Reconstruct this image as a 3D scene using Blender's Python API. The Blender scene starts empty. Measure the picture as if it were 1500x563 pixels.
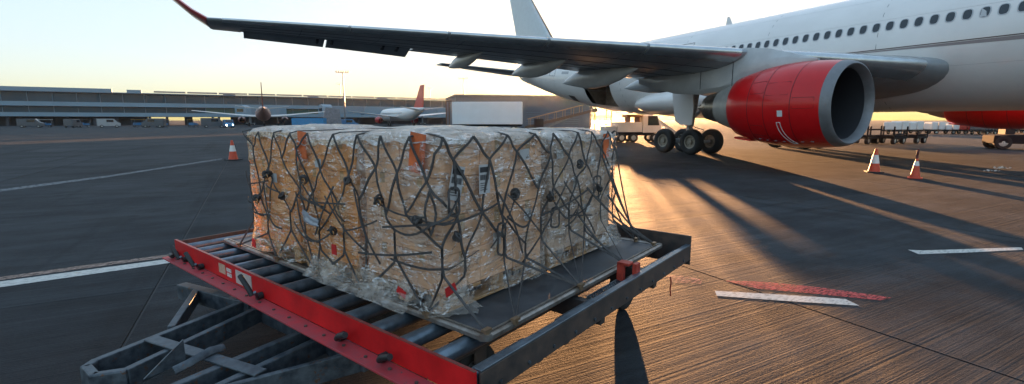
import bpy, bmesh, math, random
from mathutils import Vector, Matrix, noise
R = math.radians
random.seed(7)
sc = bpy.context.scene
col = sc.collection

# ---------------------------------------------------------------- camera
F, PITCH, CH = 700.0, 0.149, 1.75          # focal in photo pixels (1500 wide), tilt down, eye height
cam = bpy.data.cameras.new('camera'); camo = bpy.data.objects.new('camera', cam); col.objects.link(camo)
cam.sensor_width = 36; cam.lens = F / 1500 * 36; cam.clip_start = 0.05; cam.clip_end = 6000
camo.location = (0, 0, CH); camo.rotation_euler = (math.pi / 2 - PITCH, 0, 0)
sc.camera = camo
# ---------------------------------------------------------------- sky and sun (low sun behind the tail of the aircraft)
SUN_EL, SUN_AZ = R(3.5), math.atan2(122, 700)
w = bpy.data.worlds.new('World'); sc.world = w; w.use_nodes = True
nt = w.node_tree; bg = nt.nodes['Background']
sky = nt.nodes.new('ShaderNodeTexSky'); sky.sky_type = 'NISHITA'; sky.sun_disc = False
sky.sun_elevation = SUN_EL; sky.sun_rotation = SUN_AZ
sky.altitude = 0; sky.air_density = 1.0; sky.dust_density = 1.5; sky.ozone_density = 2.0
hs = nt.nodes.new('ShaderNodeHueSaturation'); hs.inputs['Saturation'].default_value = 1.9
gm = nt.nodes.new('ShaderNodeGamma'); gm.inputs[1].default_value = 0.2      # tone curve on the sky: evens out its bright and dim sides, lifting fill light
nt.links.new(sky.outputs[0], gm.inputs[0]); nt.links.new(gm.outputs[0], hs.inputs['Color']); wb = nt.nodes.new('ShaderNodeMix'); wb.data_type = 'RGBA'; wb.blend_type = 'MULTIPLY'; wb.inputs[0].default_value = 1.0; wb.inputs[7].default_value = (0.90, 1.0, 1.11, 1)   # camera white balance, cool
nt.links.new(hs.outputs[0], wb.inputs[6]); nt.links.new(wb.outputs[2], bg.inputs[0])
bg.inputs[1].default_value = 0.12
sl = bpy.data.lights.new('sun', 'SUN'); slo = bpy.data.objects.new('sun', sl); col.objects.link(slo)
sl.energy = 3.4; sl.angle = R(0.5); sl.color = (1.0, 0.49, 0.20)
SUN = Vector((math.sin(SUN_AZ) * math.cos(SUN_EL), math.cos(SUN_AZ) * math.cos(SUN_EL), math.sin(SUN_EL)))
slo.rotation_euler = SUN.to_track_quat('Z', 'Y').to_euler(); slo.location = (20, 120, 40)
sc.view_settings.view_transform = 'Standard'; sc.view_settings.look = 'None'
sc.view_settings.exposure = 2.85; sc.view_settings.gamma = 1.0
sc.cycles.use_denoising = True; sc.cycles.max_bounces = 8; sc.cycles.transparent_max_bounces = 24
sc.cycles.sample_clamp_indirect = 6.0

# ---------------------------------------------------------------- helpers
def ray(px, py):
    a = (px - 750) / F; b = (281.5 - py) / F; c, s = math.cos(PITCH), math.sin(PITCH)
    return Vector((a, c + b * s, -s + b * c))
def G(px, py, z=0.0):                       # photo pixel -> point on a horizontal plane
    r = ray(px, py); return Vector((0, 0, CH)) + r * ((z - CH) / r.z)
def DY(px, py, Y):                          # photo pixel -> point at a known distance
    r = ray(px, py); return Vector((0, 0, CH)) + r * (Y / r.y)

def tag(o, label=None, cat=None, group=None, kind=None):
    if label: o['label'] = label
    if cat: o['category'] = cat
    if group: o['group'] = group
    if kind: o['kind'] = kind
    return o
def empty(name, loc=(0, 0, 0), rz=0.0, label=None, cat=None, group=None):
    o = bpy.data.objects.new(name, None); col.objects.link(o); o.location = loc; o.rotation_euler = (0, 0, rz)
    o.empty_display_size = 0.2
    return tag(o, label, cat, group)
def copy_tree(o, parent=None):
    c = o.copy(); col.objects.link(c); c.parent = parent
    for ch in o.children: copy_tree(ch, c)
    return c

class MB:
    def __init__(s): s.v = []; s.f = []; s.m = []; s.mi = 0
    def add(s, vs, fs):
        b = len(s.v); s.v += [tuple(p) for p in vs]; s.f += [tuple(b + i for i in f) for f in fs]; s.m += [s.mi] * len(fs); return s
    def box(s, c, d, rot=None):
        x, y, z = d[0] / 2, d[1] / 2, d[2] / 2
        vs = [Vector((i, j, k)) for i in (-x, x) for j in (-y, y) for k in (-z, z)]
        if rot is not None: vs = [rot @ p for p in vs]
        vs = [p + Vector(c) for p in vs]
        return s.add(vs, [(0, 1, 3, 2), (4, 6, 7, 5), (0, 4, 5, 1), (2, 3, 7, 6), (0, 2, 6, 4), (1, 5, 7, 3)])
    def bx(s, x0, x1, y0, y1, z0, z1):
        return s.box(((x0 + x1) / 2, (y0 + y1) / 2, (z0 + z1) / 2), (x1 - x0, y1 - y0, z1 - z0))
    def beam(s, p0, p1, wd, ht, up=(0, 0, 1)):
        p0, p1 = Vector(p0), Vector(p1); t = (p1 - p0).normalized(); sd = t.cross(Vector(up)).normalized(); u = sd.cross(t)
        vs = []
        for p in (p0, p1):
            for a, b in ((-1, -1), (1, -1), (1, 1), (-1, 1)): vs.append(p + sd * (a * wd / 2) + u * (b * ht / 2))
        return s.add(vs, [(0, 1, 2, 3), (7, 6, 5, 4), (0, 4, 5, 1), (1, 5, 6, 2), (2, 6, 7, 3), (3, 7, 4, 0)])
    def cyl(s, p0, p1, r0, r1=None, n=16, cap=True):
        r1 = r0 if r1 is None else r1; p0, p1 = Vector(p0), Vector(p1); t = (p1 - p0).normalized()
        a = t.orthogonal().normalized(); b = t.cross(a); vs = []
        for p, r in ((p0, r0), (p1, r1)):
            for i in range(n):
                q = 2 * math.pi * i / n; vs.append(p + (a * math.cos(q) + b * math.sin(q)) * r)
        fs = [(i, (i + 1) % n, n + (i + 1) % n, n + i) for i in range(n)]
        if cap: fs += [tuple(range(n - 1, -1, -1)), tuple(range(n, 2 * n))]
        return s.add(vs, fs)
    def tube(s, pts, r, n=6, flat=1.0, nrm=None, cap=True):
        pts = [Vector(p) for p in pts]; vs = []; pa = None
        for i, p in enumerate(pts):
            t = (pts[min(i + 1, len(pts) - 1)] - pts[max(i - 1, 0)]); t = t.normalized() if t.length > 1e-9 else Vector((0, 0, 1))
            if nrm is not None: b = Vector(nrm) - t * t.dot(Vector(nrm)); b = b.normalized() if b.length > 1e-6 else t.orthogonal().normalized()
            elif pa is None: b = t.orthogonal().normalized()
            else: b = pa - t * t.dot(pa); b = b.normalized() if b.length > 1e-6 else t.orthogonal().normalized()
            pa = b; a = t.cross(b)
            for k in range(n):
                q = 2 * math.pi * (k + .5) / n; vs.append(p + a * (math.cos(q) * r) + b * (math.sin(q) * r * flat))
        fs = []
        for i in range(len(pts) - 1):
            for k in range(n): fs.append((i * n + k, i * n + (k + 1) % n, (i + 1) * n + (k + 1) % n, (i + 1) * n + k))
        if cap: fs += [tuple(range(n - 1, -1, -1)), tuple(range((len(pts) - 1) * n, len(pts) * n))]
        return s.add(vs, fs)
    def rings(s, rings, close=True, cap0=True, cap1=True, skip=None):
        n = len(rings[0]); vs = [p for r in rings for p in r]; fs = []
        for i in range(len(rings) - 1):
            for k in range(n if close else n - 1):
                if skip and skip(i, k): continue
                fs.append((i * n + k, i * n + (k + 1) % n, (i + 1) * n + (k + 1) % n, (i + 1) * n + k))
        if cap0: fs.append(tuple(range(n - 1, -1, -1)))
        if cap1: fs.append(tuple(range((len(rings) - 1) * n, len(rings) * n)))
        return s.add(vs, fs)
    def lathe(s, prof, o=(0, 0, 0), ax=(0, 0, 1), n=32):         # prof: (along axis, radius)
        o = Vector(o); t = Vector(ax).normalized(); a = t.orthogonal().normalized(); b = t.cross(a)
        rs = [[o + t * x + (a * math.cos(2 * math.pi * i / n) + b * math.sin(2 * math.pi * i / n)) * r for i in range(n)] for x, r in prof]
        return s.rings(rs, True, False, False)
    def prism(s, poly, z0, z1, M=None):
        n = len(poly); vs = [Vector((x, y, z)) for z in (z0, z1) for x, y in poly]
        if M is not None: vs = [M @ p for p in vs]
        return s.add(vs, [tuple(range(n - 1, -1, -1)), tuple(range(n, 2 * n))] + [(i, (i + 1) % n, n + (i + 1) % n, n + i) for i in range(n)])
    def build(s, name, mat, parent=None, smooth=None, bevel=0.0, fix=True):
        me = bpy.data.meshes.new(name); me.from_pydata(s.v, [], s.f)
        mats = mat if isinstance(mat, (list, tuple)) else [mat]
        for m in mats: me.materials.append(m)
        if len(mats) > 1: me.polygons.foreach_set('material_index', s.m)
        if fix:
            bm = bmesh.new(); bm.from_mesh(me); bmesh.ops.recalc_face_normals(bm, faces=bm.faces); bm.to_mesh(me); bm.free()
        if smooth is not None:
            me.polygons.foreach_set('use_smooth', [True] * len(me.polygons)); me.set_sharp_from_angle(angle=R(smooth))
        me.update()
        o = bpy.data.objects.new(name, me); col.objects.link(o); o.parent = parent
        if bevel:
            bv = o.modifiers.new('bevel', 'BEVEL'); bv.width = bevel; bv.segments = 2; bv.limit_method = 'ANGLE'; bv.angle_limit = R(35)
        return o

# ---------------------------------------------------------------- materials
MATS = {}
def mat(name, c, rough=0.5, metal=0.0, var=0.0, vscale=3.0, c2=None, bump=0.0, bscale=40.0, bdist=0.01, coat=0.0, rvar=0.0, spec=None, stretch=None, objvar=0.0, world=False, chip=None, chipt=0.66):
    if name in MATS: return MATS[name]
    m = bpy.data.materials.new(name); m.use_nodes = True; MATS[name] = m
    n = m.node_tree; b = n.nodes['Principled BSDF']; L = n.links.new
    b.inputs['Base Color'].default_value = (*c, 1); b.inputs['Roughness'].default_value = rough; b.inputs['Metallic'].default_value = metal
    if coat: b.inputs['Coat Weight'].default_value = coat; b.inputs['Coat Roughness'].default_value = 0.08
    if spec is not None: b.inputs['Specular IOR Level'].default_value = spec
    tc = n.nodes.new('ShaderNodeTexCoord'); src = tc.outputs['Object']
    if world: src = n.nodes.new('ShaderNodeNewGeometry').outputs['Position']
    if stretch:
        mp = n.nodes.new('ShaderNodeMapping'); mp.inputs['Scale'].default_value = stretch; L(src, mp.inputs[0]); src = mp.outputs[0]
    cur = None
    if var or c2:
        nz = n.nodes.new('ShaderNodeTexNoise'); nz.inputs['Scale'].default_value = vscale; nz.inputs['Detail'].default_value = 6; nz.inputs['Roughness'].default_value = 0.62; L(src, nz.inputs['Vector'])
        rp = n.nodes.new('ShaderNodeValToRGB'); L(nz.outputs[0], rp.inputs[0])
        ca = tuple(x * (1 - var) for x in c) if not c2 else c; cb = tuple(min(1, x * (1 + var)) for x in c) if not c2 else c2
        rp.color_ramp.elements[0].position = 0.35; rp.color_ramp.elements[1].position = 0.68
        rp.color_ramp.elements[0].color = (*ca, 1); rp.color_ramp.elements[1].color = (*cb, 1)
        cur = rp.outputs[0]
        if rvar:
            mr = n.nodes.new('ShaderNodeMapRange'); mr.inputs[3].default_value = max(0.02, rough - rvar); mr.inputs[4].default_value = min(1, rough + rvar); L(nz.outputs[0], mr.inputs[0]); L(mr.outputs[0], b.inputs['Roughness'])
    if objvar:
        oi = n.nodes.new('ShaderNodeObjectInfo'); hv = n.nodes.new('ShaderNodeHueSaturation'); mr = n.nodes.new('ShaderNodeMapRange')
        mr.inputs[3].default_value = 1 - objvar; mr.inputs[4].default_value = 1 + objvar; L(oi.outputs['Random'], mr.inputs[0]); L(mr.outputs[0], hv.inputs['Value'])
        if cur: L(cur, hv.inputs['Color'])
        else: hv.inputs['Color'].default_value = (*c, 1)
        cur = hv.outputs[0]
    if chip:
        cz = n.nodes.new('ShaderNodeTexNoise'); cz.inputs['Scale'].default_value = 22; cz.inputs['Detail'].default_value = 8; cz.inputs['Roughness'].default_value = 0.7; L(src, cz.inputs['Vector'])
        cp = n.nodes.new('ShaderNodeMapRange'); cp.inputs[1].default_value = chipt; cp.inputs[2].default_value = chipt + .03; L(cz.outputs[0], cp.inputs[0])
        cx = n.nodes.new('ShaderNodeMix'); cx.data_type = 'RGBA'; L(cp.outputs[0], cx.inputs[0]); cx.inputs[7].default_value = (*chip, 1)
        if cur: L(cur, cx.inputs[6])
        else: cx.inputs[6].default_value = (*c, 1)
        cur = cx.outputs[2]
    if cur: L(cur, b.inputs['Base Color'])
    if bump:
        nb = n.nodes.new('ShaderNodeTexNoise'); nb.inputs['Scale'].default_value = bscale; nb.inputs['Detail'].default_value = 5; L(src, nb.inputs['Vector'])
        bp = n.nodes.new('ShaderNodeBump'); bp.inputs['Strength'].default_value = bump; bp.inputs['Distance'].default_value = bdist; L(nb.outputs[0], bp.inputs['Height']); L(bp.outputs[0], b.inputs['Normal'])
    return m
def emis(name, c, s):
    m = bpy.data.materials.new(name); m.use_nodes = True; b = m.node_tree.nodes['Principled BSDF']
    b.inputs['Base Color'].default_value = (*c, 1); b.inputs['Emission Color'].default_value = (*c, 1); b.inputs['Emission Strength'].default_value = s; return m
DARK = mat('dark_void', (0.012, 0.012, 0.014), 0.8)
RUBBER = mat('tyre_rubber', (0.018, 0.018, 0.019), 0.75, var=0.3, vscale=12, bump=0.2, bscale=60)
STEEL = mat('galvanised_steel', (0.16, 0.19, 0.22), 0.38, 0.75, var=0.35, vscale=7, rvar=0.15, bump=0.05)
WHITE = mat('white_paint', (0.72, 0.72, 0.71), 0.35, var=0.06, vscale=1.2)
GLASS = mat('dark_glass', (0.015, 0.022, 0.03), 0.08, spec=0.8)
GREY = mat('grey_paint', (0.25, 0.26, 0.28), 0.5, var=0.15)
ALU = mat('aluminium', (0.55, 0.56, 0.57), 0.35, 0.85, var=0.25, vscale=9, rvar=0.12)

# ---------------------------------------------------------------- ground: concrete slabs cast in lanes parallel to the aircraft
TH = 0.4954
DIR = Vector((math.sin(TH), -math.cos(TH), 0)); STB = Vector((DIR.y, -DIR.x, 0))       # aircraft heading, its starboard side
def ground_mat():
    m = bpy.data.materials.new('brushed_concrete'); m.use_nodes = True; n = m.node_tree; L = n.links.new; b = n.nodes['Principled BSDF']
    geo = n.nodes.new('ShaderNodeNewGeometry'); rot = n.nodes.new('ShaderNodeMapping'); rot.vector_type = 'POINT'
    rot.inputs['Rotation'].default_value = (0, 0, -math.atan2(-STB.y, -STB.x))           # x along the brush strokes
    L(geo.outputs['Position'], rot.inputs[0])
    def noise(sx, sy, scale, det=4, rough=0.55):
        mp = n.nodes.new('ShaderNodeMapping'); mp.inputs['Scale'].default_value = (sx, sy, 1); L(rot.outputs[0], mp.inputs[0])
        t = n.nodes.new('ShaderNodeTexNoise'); t.inputs['Scale'].default_value = scale; t.inputs['Detail'].default_value = det; t.inputs['Roughness'].default_value = rough; L(mp.outputs[0], t.inputs['Vector']); return t.outputs[0]
    big = noise(1, 1, 0.35, 6, 0.6); mid = noise(0.35, 1, 2.2, 6, 0.65); fine = noise(1, 1, 60, 4, 0.6); speck = noise(1, 1, 170, 3, 0.7)
    groove = noise(0.05, 15, 1.0, 3, 0.7); comb = noise(0.12, 46, 1.0, 2, 0.6); stain = noise(1, 1, 0.9, 7, 0.7); tyre = noise(0.9, 0.045, 1.0, 4, 0.6)
    rp = n.nodes.new('ShaderNodeValToRGB'); L(big, rp.inputs[0]); e = rp.color_ramp.elements
    e[0].position = 0.3; e[0].color = (0.016, 0.0185, 0.022, 1); e[1].position = 0.72; e[1].color = (0.039, 0.042, 0.046, 1)
    r2 = n.nodes.new('ShaderNodeValToRGB'); L(mid, r2.inputs[0]); e = r2.color_ramp.elements
    e[0].position = 0.34; e[0].color = (0.55, 0.55, 0.55, 1); e[1].position = 0.6; e[1].color = (1.08, 1.08, 1.08, 1)
    mx = n.nodes.new('ShaderNodeMix'); mx.data_type = 'RGBA'; mx.blend_type = 'MULTIPLY'; mx.inputs[0].default_value = 1; L(rp.outputs[0], mx.inputs[6]); L(r2.outputs[0], mx.inputs[7])
    oi = n.nodes.new('ShaderNodeObjectInfo'); hv = n.nodes.new('ShaderNodeHueSaturation'); mr = n.nodes.new('ShaderNodeMapRange'); mr.inputs[3].default_value = 0.82; mr.inputs[4].default_value = 1.15
    L(oi.outputs['Random'], mr.inputs[0]); L(mr.outputs[0], hv.inputs['Value']); L(mx.outputs[2], hv.inputs['Color'])
    def darken(src, fac, lo, hi, amt):
        t = n.nodes.new('ShaderNodeMapRange'); t.inputs[1].default_value = lo; t.inputs[2].default_value = hi; t.inputs[3].default_value = 1.0; t.inputs[4].default_value = amt; L(fac, t.inputs[0])
        k = n.nodes.new('ShaderNodeMix'); k.data_type = 'RGBA'; k.blend_type = 'MULTIPLY'; k.inputs[0].default_value = 1; L(src, k.inputs[6]); L(t.outputs[0], k.inputs[7]); return k.outputs[2]
    cc = darken(hv.outputs[0], stain, 0.60, 0.72, 0.45); cc = darken(cc, tyre, 0.58, 0.70, 0.6); cc = darken(cc, fine, 0.35, 0.65, 1.35); cc = darken(cc, speck, 0.40, 0.62, 1.7); cc = darken(cc, groove, 0.62, 0.40, 0.86); L(cc, b.inputs['Base Color'])
    rr = n.nodes.new('ShaderNodeMapRange'); rr.inputs[3].default_value = 0.65; rr.inputs[4].default_value = 0.9; L(mid, rr.inputs[0]); L(rr.outputs[0], b.inputs['Roughness'])
    b.inputs['Specular IOR Level'].default_value = 0.10
    def math_(op, a, v):
        t = n.nodes.new('ShaderNodeMath'); t.operation = op; L(a, t.inputs[0])
        if isinstance(v, float): t.inputs[1].default_value = v
        else: L(v, t.inputs[1])
        return t.outputs[0]
    hsum = math_('ADD', math_('MULTIPLY', math_('ADD', math_('MULTIPLY', groove, 0.55), math_('MULTIPLY', comb, 0.5)), math_('ADD', mid, 0.35)), math_('ADD', math_('MULTIPLY', fine, 0.32), math_('MULTIPLY', speck, 0.12)))
    bp = n.nodes.new('ShaderNodeBump'); bp.inputs['Strength'].default_value = 0.8; bp.inputs['Distance'].default_value = 0.035; L(hsum, bp.inputs['Height']); L(bp.outputs[0], b.inputs['Normal'])
    return m
CONC = ground_mat()
TAR = mat('tar_joint', (0.012, 0.012, 0.013), 0.7)
g = MB(); s_ = 4000
g.add([(-s_, -s_, 0), (s_, -s_, 0), (s_, s_, 0), (-s_, s_, 0)], [(0, 1, 2, 3)])
ground = tag(g.build('ground', CONC), 'grey concrete airport apron reaching to the horizon', kind='structure')
# cut the near lanes out as separate slabs lying 12 mm proud of a tar bed
LW, LL = 5.45, 6.0
rzg = math.atan2(-STB.y, -STB.x)
def lane_xy(u, v): return (-STB) * u + (-DIR) * v            # u along the strokes, v along the joints, away from camera
first = None
bed = MB(); c_ = [lane_xy(u, v) for u, v in ((-8 * LW + 4.45, -2 * LL), (9 * LW + 4.45, -2 * LL), (9 * LW + 4.45, 8 * LL), (-8 * LW + 4.45, 8 * LL))]
bed.add([(p.x, p.y, .003) for p in c_], [(0, 1, 2, 3)]); bed.build('joint_bed', TAR, ground)
for i in range(-8, 9):
    for j in range(-2, 8):
        p = lane_xy((i + .5) * LW + 4.45, (j + .5) * LL)
        if first is None:
            b_ = MB(); b_.bx(-LW / 2 + .012, LW / 2 - .012, -LL / 2 + .004, LL / 2 - .004, 0.0, .012)
            o = first = b_.build('slab', CONC, ground)
        else:
            o = bpy.data.objects.new('slab', first.data); col.objects.link(o); o.parent = ground
        o.location = (p.x, p.y, 0); o.rotation_euler = (0, 0, rzg)
GZ = 0.012

# ---------------------------------------------------------------- painted lines on the apron
def paint_mat(name, c, cover):
    m = bpy.data.materials.new(name); m.use_nodes = True; n = m.node_tree; L = n.links.new; b = n.nodes['Principled BSDF']
    b.inputs['Base Color'].default_value = (*c, 1); b.inputs['Roughness'].default_value = 0.6
    geo = n.nodes.new('ShaderNodeNewGeometry'); rot = n.nodes.new('ShaderNodeMapping'); rot.inputs['Rotation'].default_value = (0, 0, -rzg); L(geo.outputs['Position'], rot.inputs[0])
    mp = n.nodes.new('ShaderNodeMapping'); mp.inputs['Scale'].default_value = (2.5, 9, 1); L(rot.outputs[0], mp.inputs[0])
    t = n.nodes.new('ShaderNodeTexNoise'); t.inputs['Scale'].default_value = 5; t.inputs['Detail'].default_value = 8; t.inputs['Roughness'].default_value = 0.7; L(mp.outputs[0], t.inputs['Vector'])
    rp = n.nodes.new('ShaderNodeValToRGB'); e = rp.color_ramp.elements; e[0].position = 0.60 - cover * .42; e[0].color = (0, 0, 0, 1); e[1].position = 0.80 - cover * .34; e[1].color = (1, 1, 1, 1); L(t.outputs[0], rp.inputs[0])
    tr = n.nodes.new('ShaderNodeBsdfTransparent'); mx = n.nodes.new('ShaderNodeMixShader'); L(rp.outputs[0], mx.inputs[0]); L(tr.outputs[0], mx.inputs[1]); L(b.outputs[0], mx.inputs[2])
    L(mx.outputs[0], n.nodes['Material Output'].inputs[0]); return m
P_WHITE = paint_mat('worn_white_paint', (0.56, 0.54, 0.50), 0.85); P_FAINT = paint_mat('faint_white_paint', (0.5, 0.52, 0.55), 0.35)
P_RED = paint_mat('worn_red_paint', (0.50, 0.045, 0.05), 0.62); P_TAN = paint_mat('worn_tan_paint', (0.34, 0.22, 0.17), 0.6); P_PINK = paint_mat('faded_pink_paint', (0.42, 0.13, 0.12), 0.4)
def line(px, m, lab, z=GZ + .004):
    q = MB(); pts = [G(x, y, z) for x, y in px]; n = len(pts)
    q.add(pts, [tuple(range(n))]); o = q.build('painted_line', m)
    if o.data.polygons[0].normal.z < 0: o.data.flip_normals()
    return tag(o, lab, kind='structure')
line([(1047, 426), (1150, 432), (1238, 438), (1259, 448), (1150, 441), (1050, 433.5)], P_WHITE, 'bright white painted dash beside the red stripe')
line([(1060, 411), (1120, 413), (1200, 421), (1306, 436), (1290, 440), (1190, 430), (1110, 423)], P_RED, 'worn red painted stripe above the white dash')
line([(972, 403), (1000, 404), (1030, 410), (1026, 416), (985, 414)], P_PINK, 'faded pink paint patch beside the dolly corner')
line([(1330, 366), (1350, 367), (1496, 362.5), (1499, 366), (1420, 370), (1346, 372.5)], P_WHITE, 'white painted line at the right edge')
line([(-260, 455), (0, 412.5), (262, 377.5), (258, 384), (0, 421), (-260, 466)], P_WHITE, 'white painted line behind the red rail')
line([(-260, 444), (0, 406), (140, 386.5), (262, 371), (262, 375), (140, 391), (0, 410.5), (-260, 451)], P_TAN, 'faded tan painted line along the white one')
line([(0, 277.5), (160, 257), (325, 232), (325, 233.6), (160, 259.5), (0, 281)], P_FAINT, 'faint dashed white line on the far left apron')

# ---------------------------------------------------------------- the airliner
S = .923
AX, AY = 13.70, 28.00
plane = empty('airliner', (AX, AY, GZ), math.atan2(DIR.y, DIR.x), 'white twin-engined passenger airliner with a red engine cowling', 'airliner')
def A(f, y, z): return Vector((f * S, -y * S, z * S))        # forward of the main gear, starboard, up
FUS = mat('fuselage_white', (0.82, 0.78, 0.75), 0.28, var=0.05, vscale=.6, coat=0.35, spec=0.5)
WINGM = mat('wing_grey', (0.34, 0.36, 0.38), 0.35, 0.25, var=0.14, vscale=1.2, rvar=0.08)
SLATM = mat('slat_bare_metal', (0.55, 0.58, 0.6), 0.24, 0.8, var=0.12, vscale=2)
FAIRM = mat('fairing_grey', (0.5, 0.5, 0.5), 0.32, 0.1, var=0.1, vscale=1.5, coat=.2)
REDM = mat('cowl_red', (0.62, 0.008, 0.010), 0.30, var=0.08, vscale=1.3, coat=0.25, spec=.35)
LIPM = mat('inlet_lip_metal', (0.22, 0.22, 0.23), 0.5, 0.45, var=0.12, vscale=3)
COREM = mat('core_cowl_grey', (0.40, 0.38, 0.35), 0.4, 0.2, var=0.14, vscale=3)
NOZM = mat('nozzle_metal', (0.30, 0.26, 0.22), 0.3, 0.9, var=0.3, vscale=4, rvar=.1)
SEAM = mat('panel_seam', (0.05, 0.05, 0.055), 0.6)
GEARM = mat('gear_grey', (0.36, 0.36, 0.36), 0.45, 0.2, var=.25, vscale=8)
st = [(32, .06, 4.35, 4.5), (31.6, .65, 3.8, 5.1), (30.6, 1.35, 3.2, 5.95), (29, 1.98, 2.78, 6.75), (27, 2.45, 2.48, 7.4), (24.5, 2.76, 2.32, 7.84), (22, 2.82, 2.28, 7.92),
      (14, 2.82, 2.28, 7.92), (6, 2.82, 2.28, 7.92), (-2, 2.82, 2.28, 7.92), (-8, 2.82, 2.3, 7.92), (-10.2, 2.82, 2.38, 7.92), (-12, 2.81, 2.56, 7.92), (-13.6, 2.77, 2.8, 7.92), (-15, 2.7, 3.05, 7.92),
      (-17.5, 2.5, 3.52, 7.92), (-20, 2.2, 4.05, 7.9), (-22.5, 1.82, 4.68, 7.85), (-25, 1.35, 5.35, 7.7), (-27, .9, 5.85, 7.4), (-28.2, .5, 6.2, 7.05), (-28.5, .28, 6.4, 6.85)]
def sec(f):
    for a, b in zip(st, st[1:]):
        if b[0] <= f <= a[0]:
            t = (a[0] - f) / (a[0] - b[0]); return [a[i] + (b[i] - a[i]) * t for i in (1, 2, 3)]
def fpt(f, ang, off=0.0):                 # point on the skin; ang 0 = starboard, 90 = top
    wd, zb, zt = sec(f); zc, hh = (zb + zt) / 2, (zt - zb) / 2
    return A(f, math.cos(R(ang)) * (wd + off), zc + math.sin(R(ang)) * (hh + off))
NA = 48
fs_ = sorted(set([s[0] for s in st] + [-11.9, 18, 10, 2, -5]), reverse=True)
b = MB(); rings = [[fpt(f, 360 * k / NA) for k in range(NA)] for f in fs_]
door = lambda i, k: (-13.61 < (fs_[i] + fs_[i + 1]) / 2 < -10.19) and (NA - 7 <= k <= NA - 2)
b.rings(rings, skip=door); fus = b.build('fuselage', FUS, plane, smooth=40, fix=True)
def patch(f0, f1, a0, a1, off, nf=8, na=8, mb=None):
    m_ = mb or MB(); g_ = [[fpt(f0 + (f1 - f0) * i / nf, a0 + (a1 - a0) * j / na, off) for j in range(na + 1)] for i in range(nf + 1)]
    return m_.rings(g_, close=False, cap0=False, cap1=False)
def ang_of_z(f, z, side=1):
    wd, zb, zt = sec(f); zc, hh = (zb + zt) / 2, (zt - zb) / 2; a_ = math.degrees(math.asin(max(-1, min(1, (z - zc) / hh))))
    return a_ if side > 0 else 180 - a_
# cabin windows
def window(f, z, shade=False):
    a0 = ang_of_z(f, z); q = MB()
    def loop(hw, hh, off):
        out = []
        for k in range(20):
            t = 2 * math.pi * k / 20; c, s = math.cos(t), math.sin(t)
            out.append(fpt(f + hw * math.copysign(abs(c) ** .7, c), ang_of_z(f, z + hh * math.copysign(abs(s) ** .7, s)), off))
        return out
    q.mi = 0; q.add(loop(.135, .185, .006), [tuple(range(20))])
    q.mi = 1; q.rings([loop(.135, .185, .008), loop(.165, .215, .008), loop(.17, .22, .001)], cap0=False, cap1=False)
    if shade:
        q.mi = 1; q.add([fpt(f - .12, ang_of_z(f, z - .16), .009), fpt(f + .07, ang_of_z(f, z - .17), .009), fpt(f + .03, ang_of_z(f, z + .02), .009), fpt(f - .12, ang_of_z(f, z + .16), .009)], [(0, 1, 2, 3)])
    return q.build('window', [GLASS, MATS['window_surround']], plane)
mat('window_surround', (0.5, 0.5, 0.51), 0.35)
for k in range(-13, 22):
    window(5.80 + .519 * k, 5.95, shade=(k == 11))
for k in range(3): window(-20.6 + .5 * k, 6.55)
# livery stripe, skin seams, belly line
patch(17, 5.2, -3.0, -2.2, .004, 12, 1).build('livery_line', mat('stripe_brown', (0.12, .085, .08), .35), plane)
q = MB(); rows = []
for i in range(13):
    t = i / 12; f = 5.6 + 12 * t; rows.append([fpt(f, -3.4 - 5.2 * t * j / 3, .003) for j in range(4)])
q.rings(rows, close=False, cap0=False, cap1=False); q.build('livery_stripe', mat('stripe_mauve', (0.30, .25, .25), .35), plane)
for f in (13.2, 8.0, 2.6, -3.2, -9.0, -18.7):
    q = MB(); q.rings([[fpt(f + e, a_, .0025) for a_ in range(-80, 260, 10)] for e in (-.008, .008)], close=False, cap0=False, cap1=False); q.build('skin_seam', SEAM, plane)
for an in (24, 52, -22):
    q = MB(); q.rings([[fpt(f, an + e, .0022) for f in range(20, -19, -3)] for e in (-.10, .10)], close=False, cap0=False, cap1=False); q.build('lap_joint', mat('lap_joint_grey', (.5, .48, .47), .4), plane)
for f0_, f1_, a0_, a1_ in ((-3.6, -2.5, 2, 36), (-19.6, -18.5, 4, 30)):
    q = MB(); q.tube([fpt(f0_ + (f1_ - f0_) * t, a_, .003) for t, a_ in [(0, a0_ + (a1_ - a0_) * k / 8) for k in range(9)] + [(1, a1_ - (a1_ - a0_) * k / 8) for k in range(9)] + [(0, a0_)]], .012, 4); q.build('cabin_door_outline', SEAM, plane)
# aft cargo door swung up, its hold, bulk hatch
q = MB(); f0, f1 = -13.6, -10.2
I = [(f0, 1.15, 3.12), (f1, 1.75, 2.95), (f1, .3, 2.95), (f0, .3, 3.12), (f0, 2.72, 4.95), (f1, 2.76, 4.9), (f1, .3, 4.9), (f0, .3, 4.9)]
q.add([A(*p) for p in I], [(0, 1, 2, 3), (4, 5, 6, 7), (3, 2, 6, 7), (0, 3, 7, 4), (1, 2, 6, 5)]); q.build('cargo_hold', mat('hold_lining', (.26, .19, .14), .7, var=.3), plane)
q = MB(); rows = []
for i in range(9):
    t = i / 8; an = R(70 - 78 * t) ; yy = 2.8 + 1.95 * t; zz = 5.02 + .95 * math.sin(R(90) * t) * .55 - .42 * t * t
    rows.append([A(f0 + (f1 - f0) * j / 4, yy, zz) for j in range(5)])
q.rings(rows, close=False, cap0=False, cap1=False); dr = q.build('cargo_door', FUS, plane, smooth=50)
sm = dr.modifiers.new('thick', 'SOLIDIFY'); sm.thickness = .10
for k in (-3.1, -.3):
    q = MB(); q.tube([A(f1 + k, 2.7, 4.4), A(f1 + k, 3.7, 5.15)], .035, 8); q.build('door_strut', STEEL, plane)
patch(-16.9, -15.9, -62, -42, .01, 5, 5).build('bulk_hatch', mat('hatch_dark', (.06, .05, .045), .6), plane)
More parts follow.
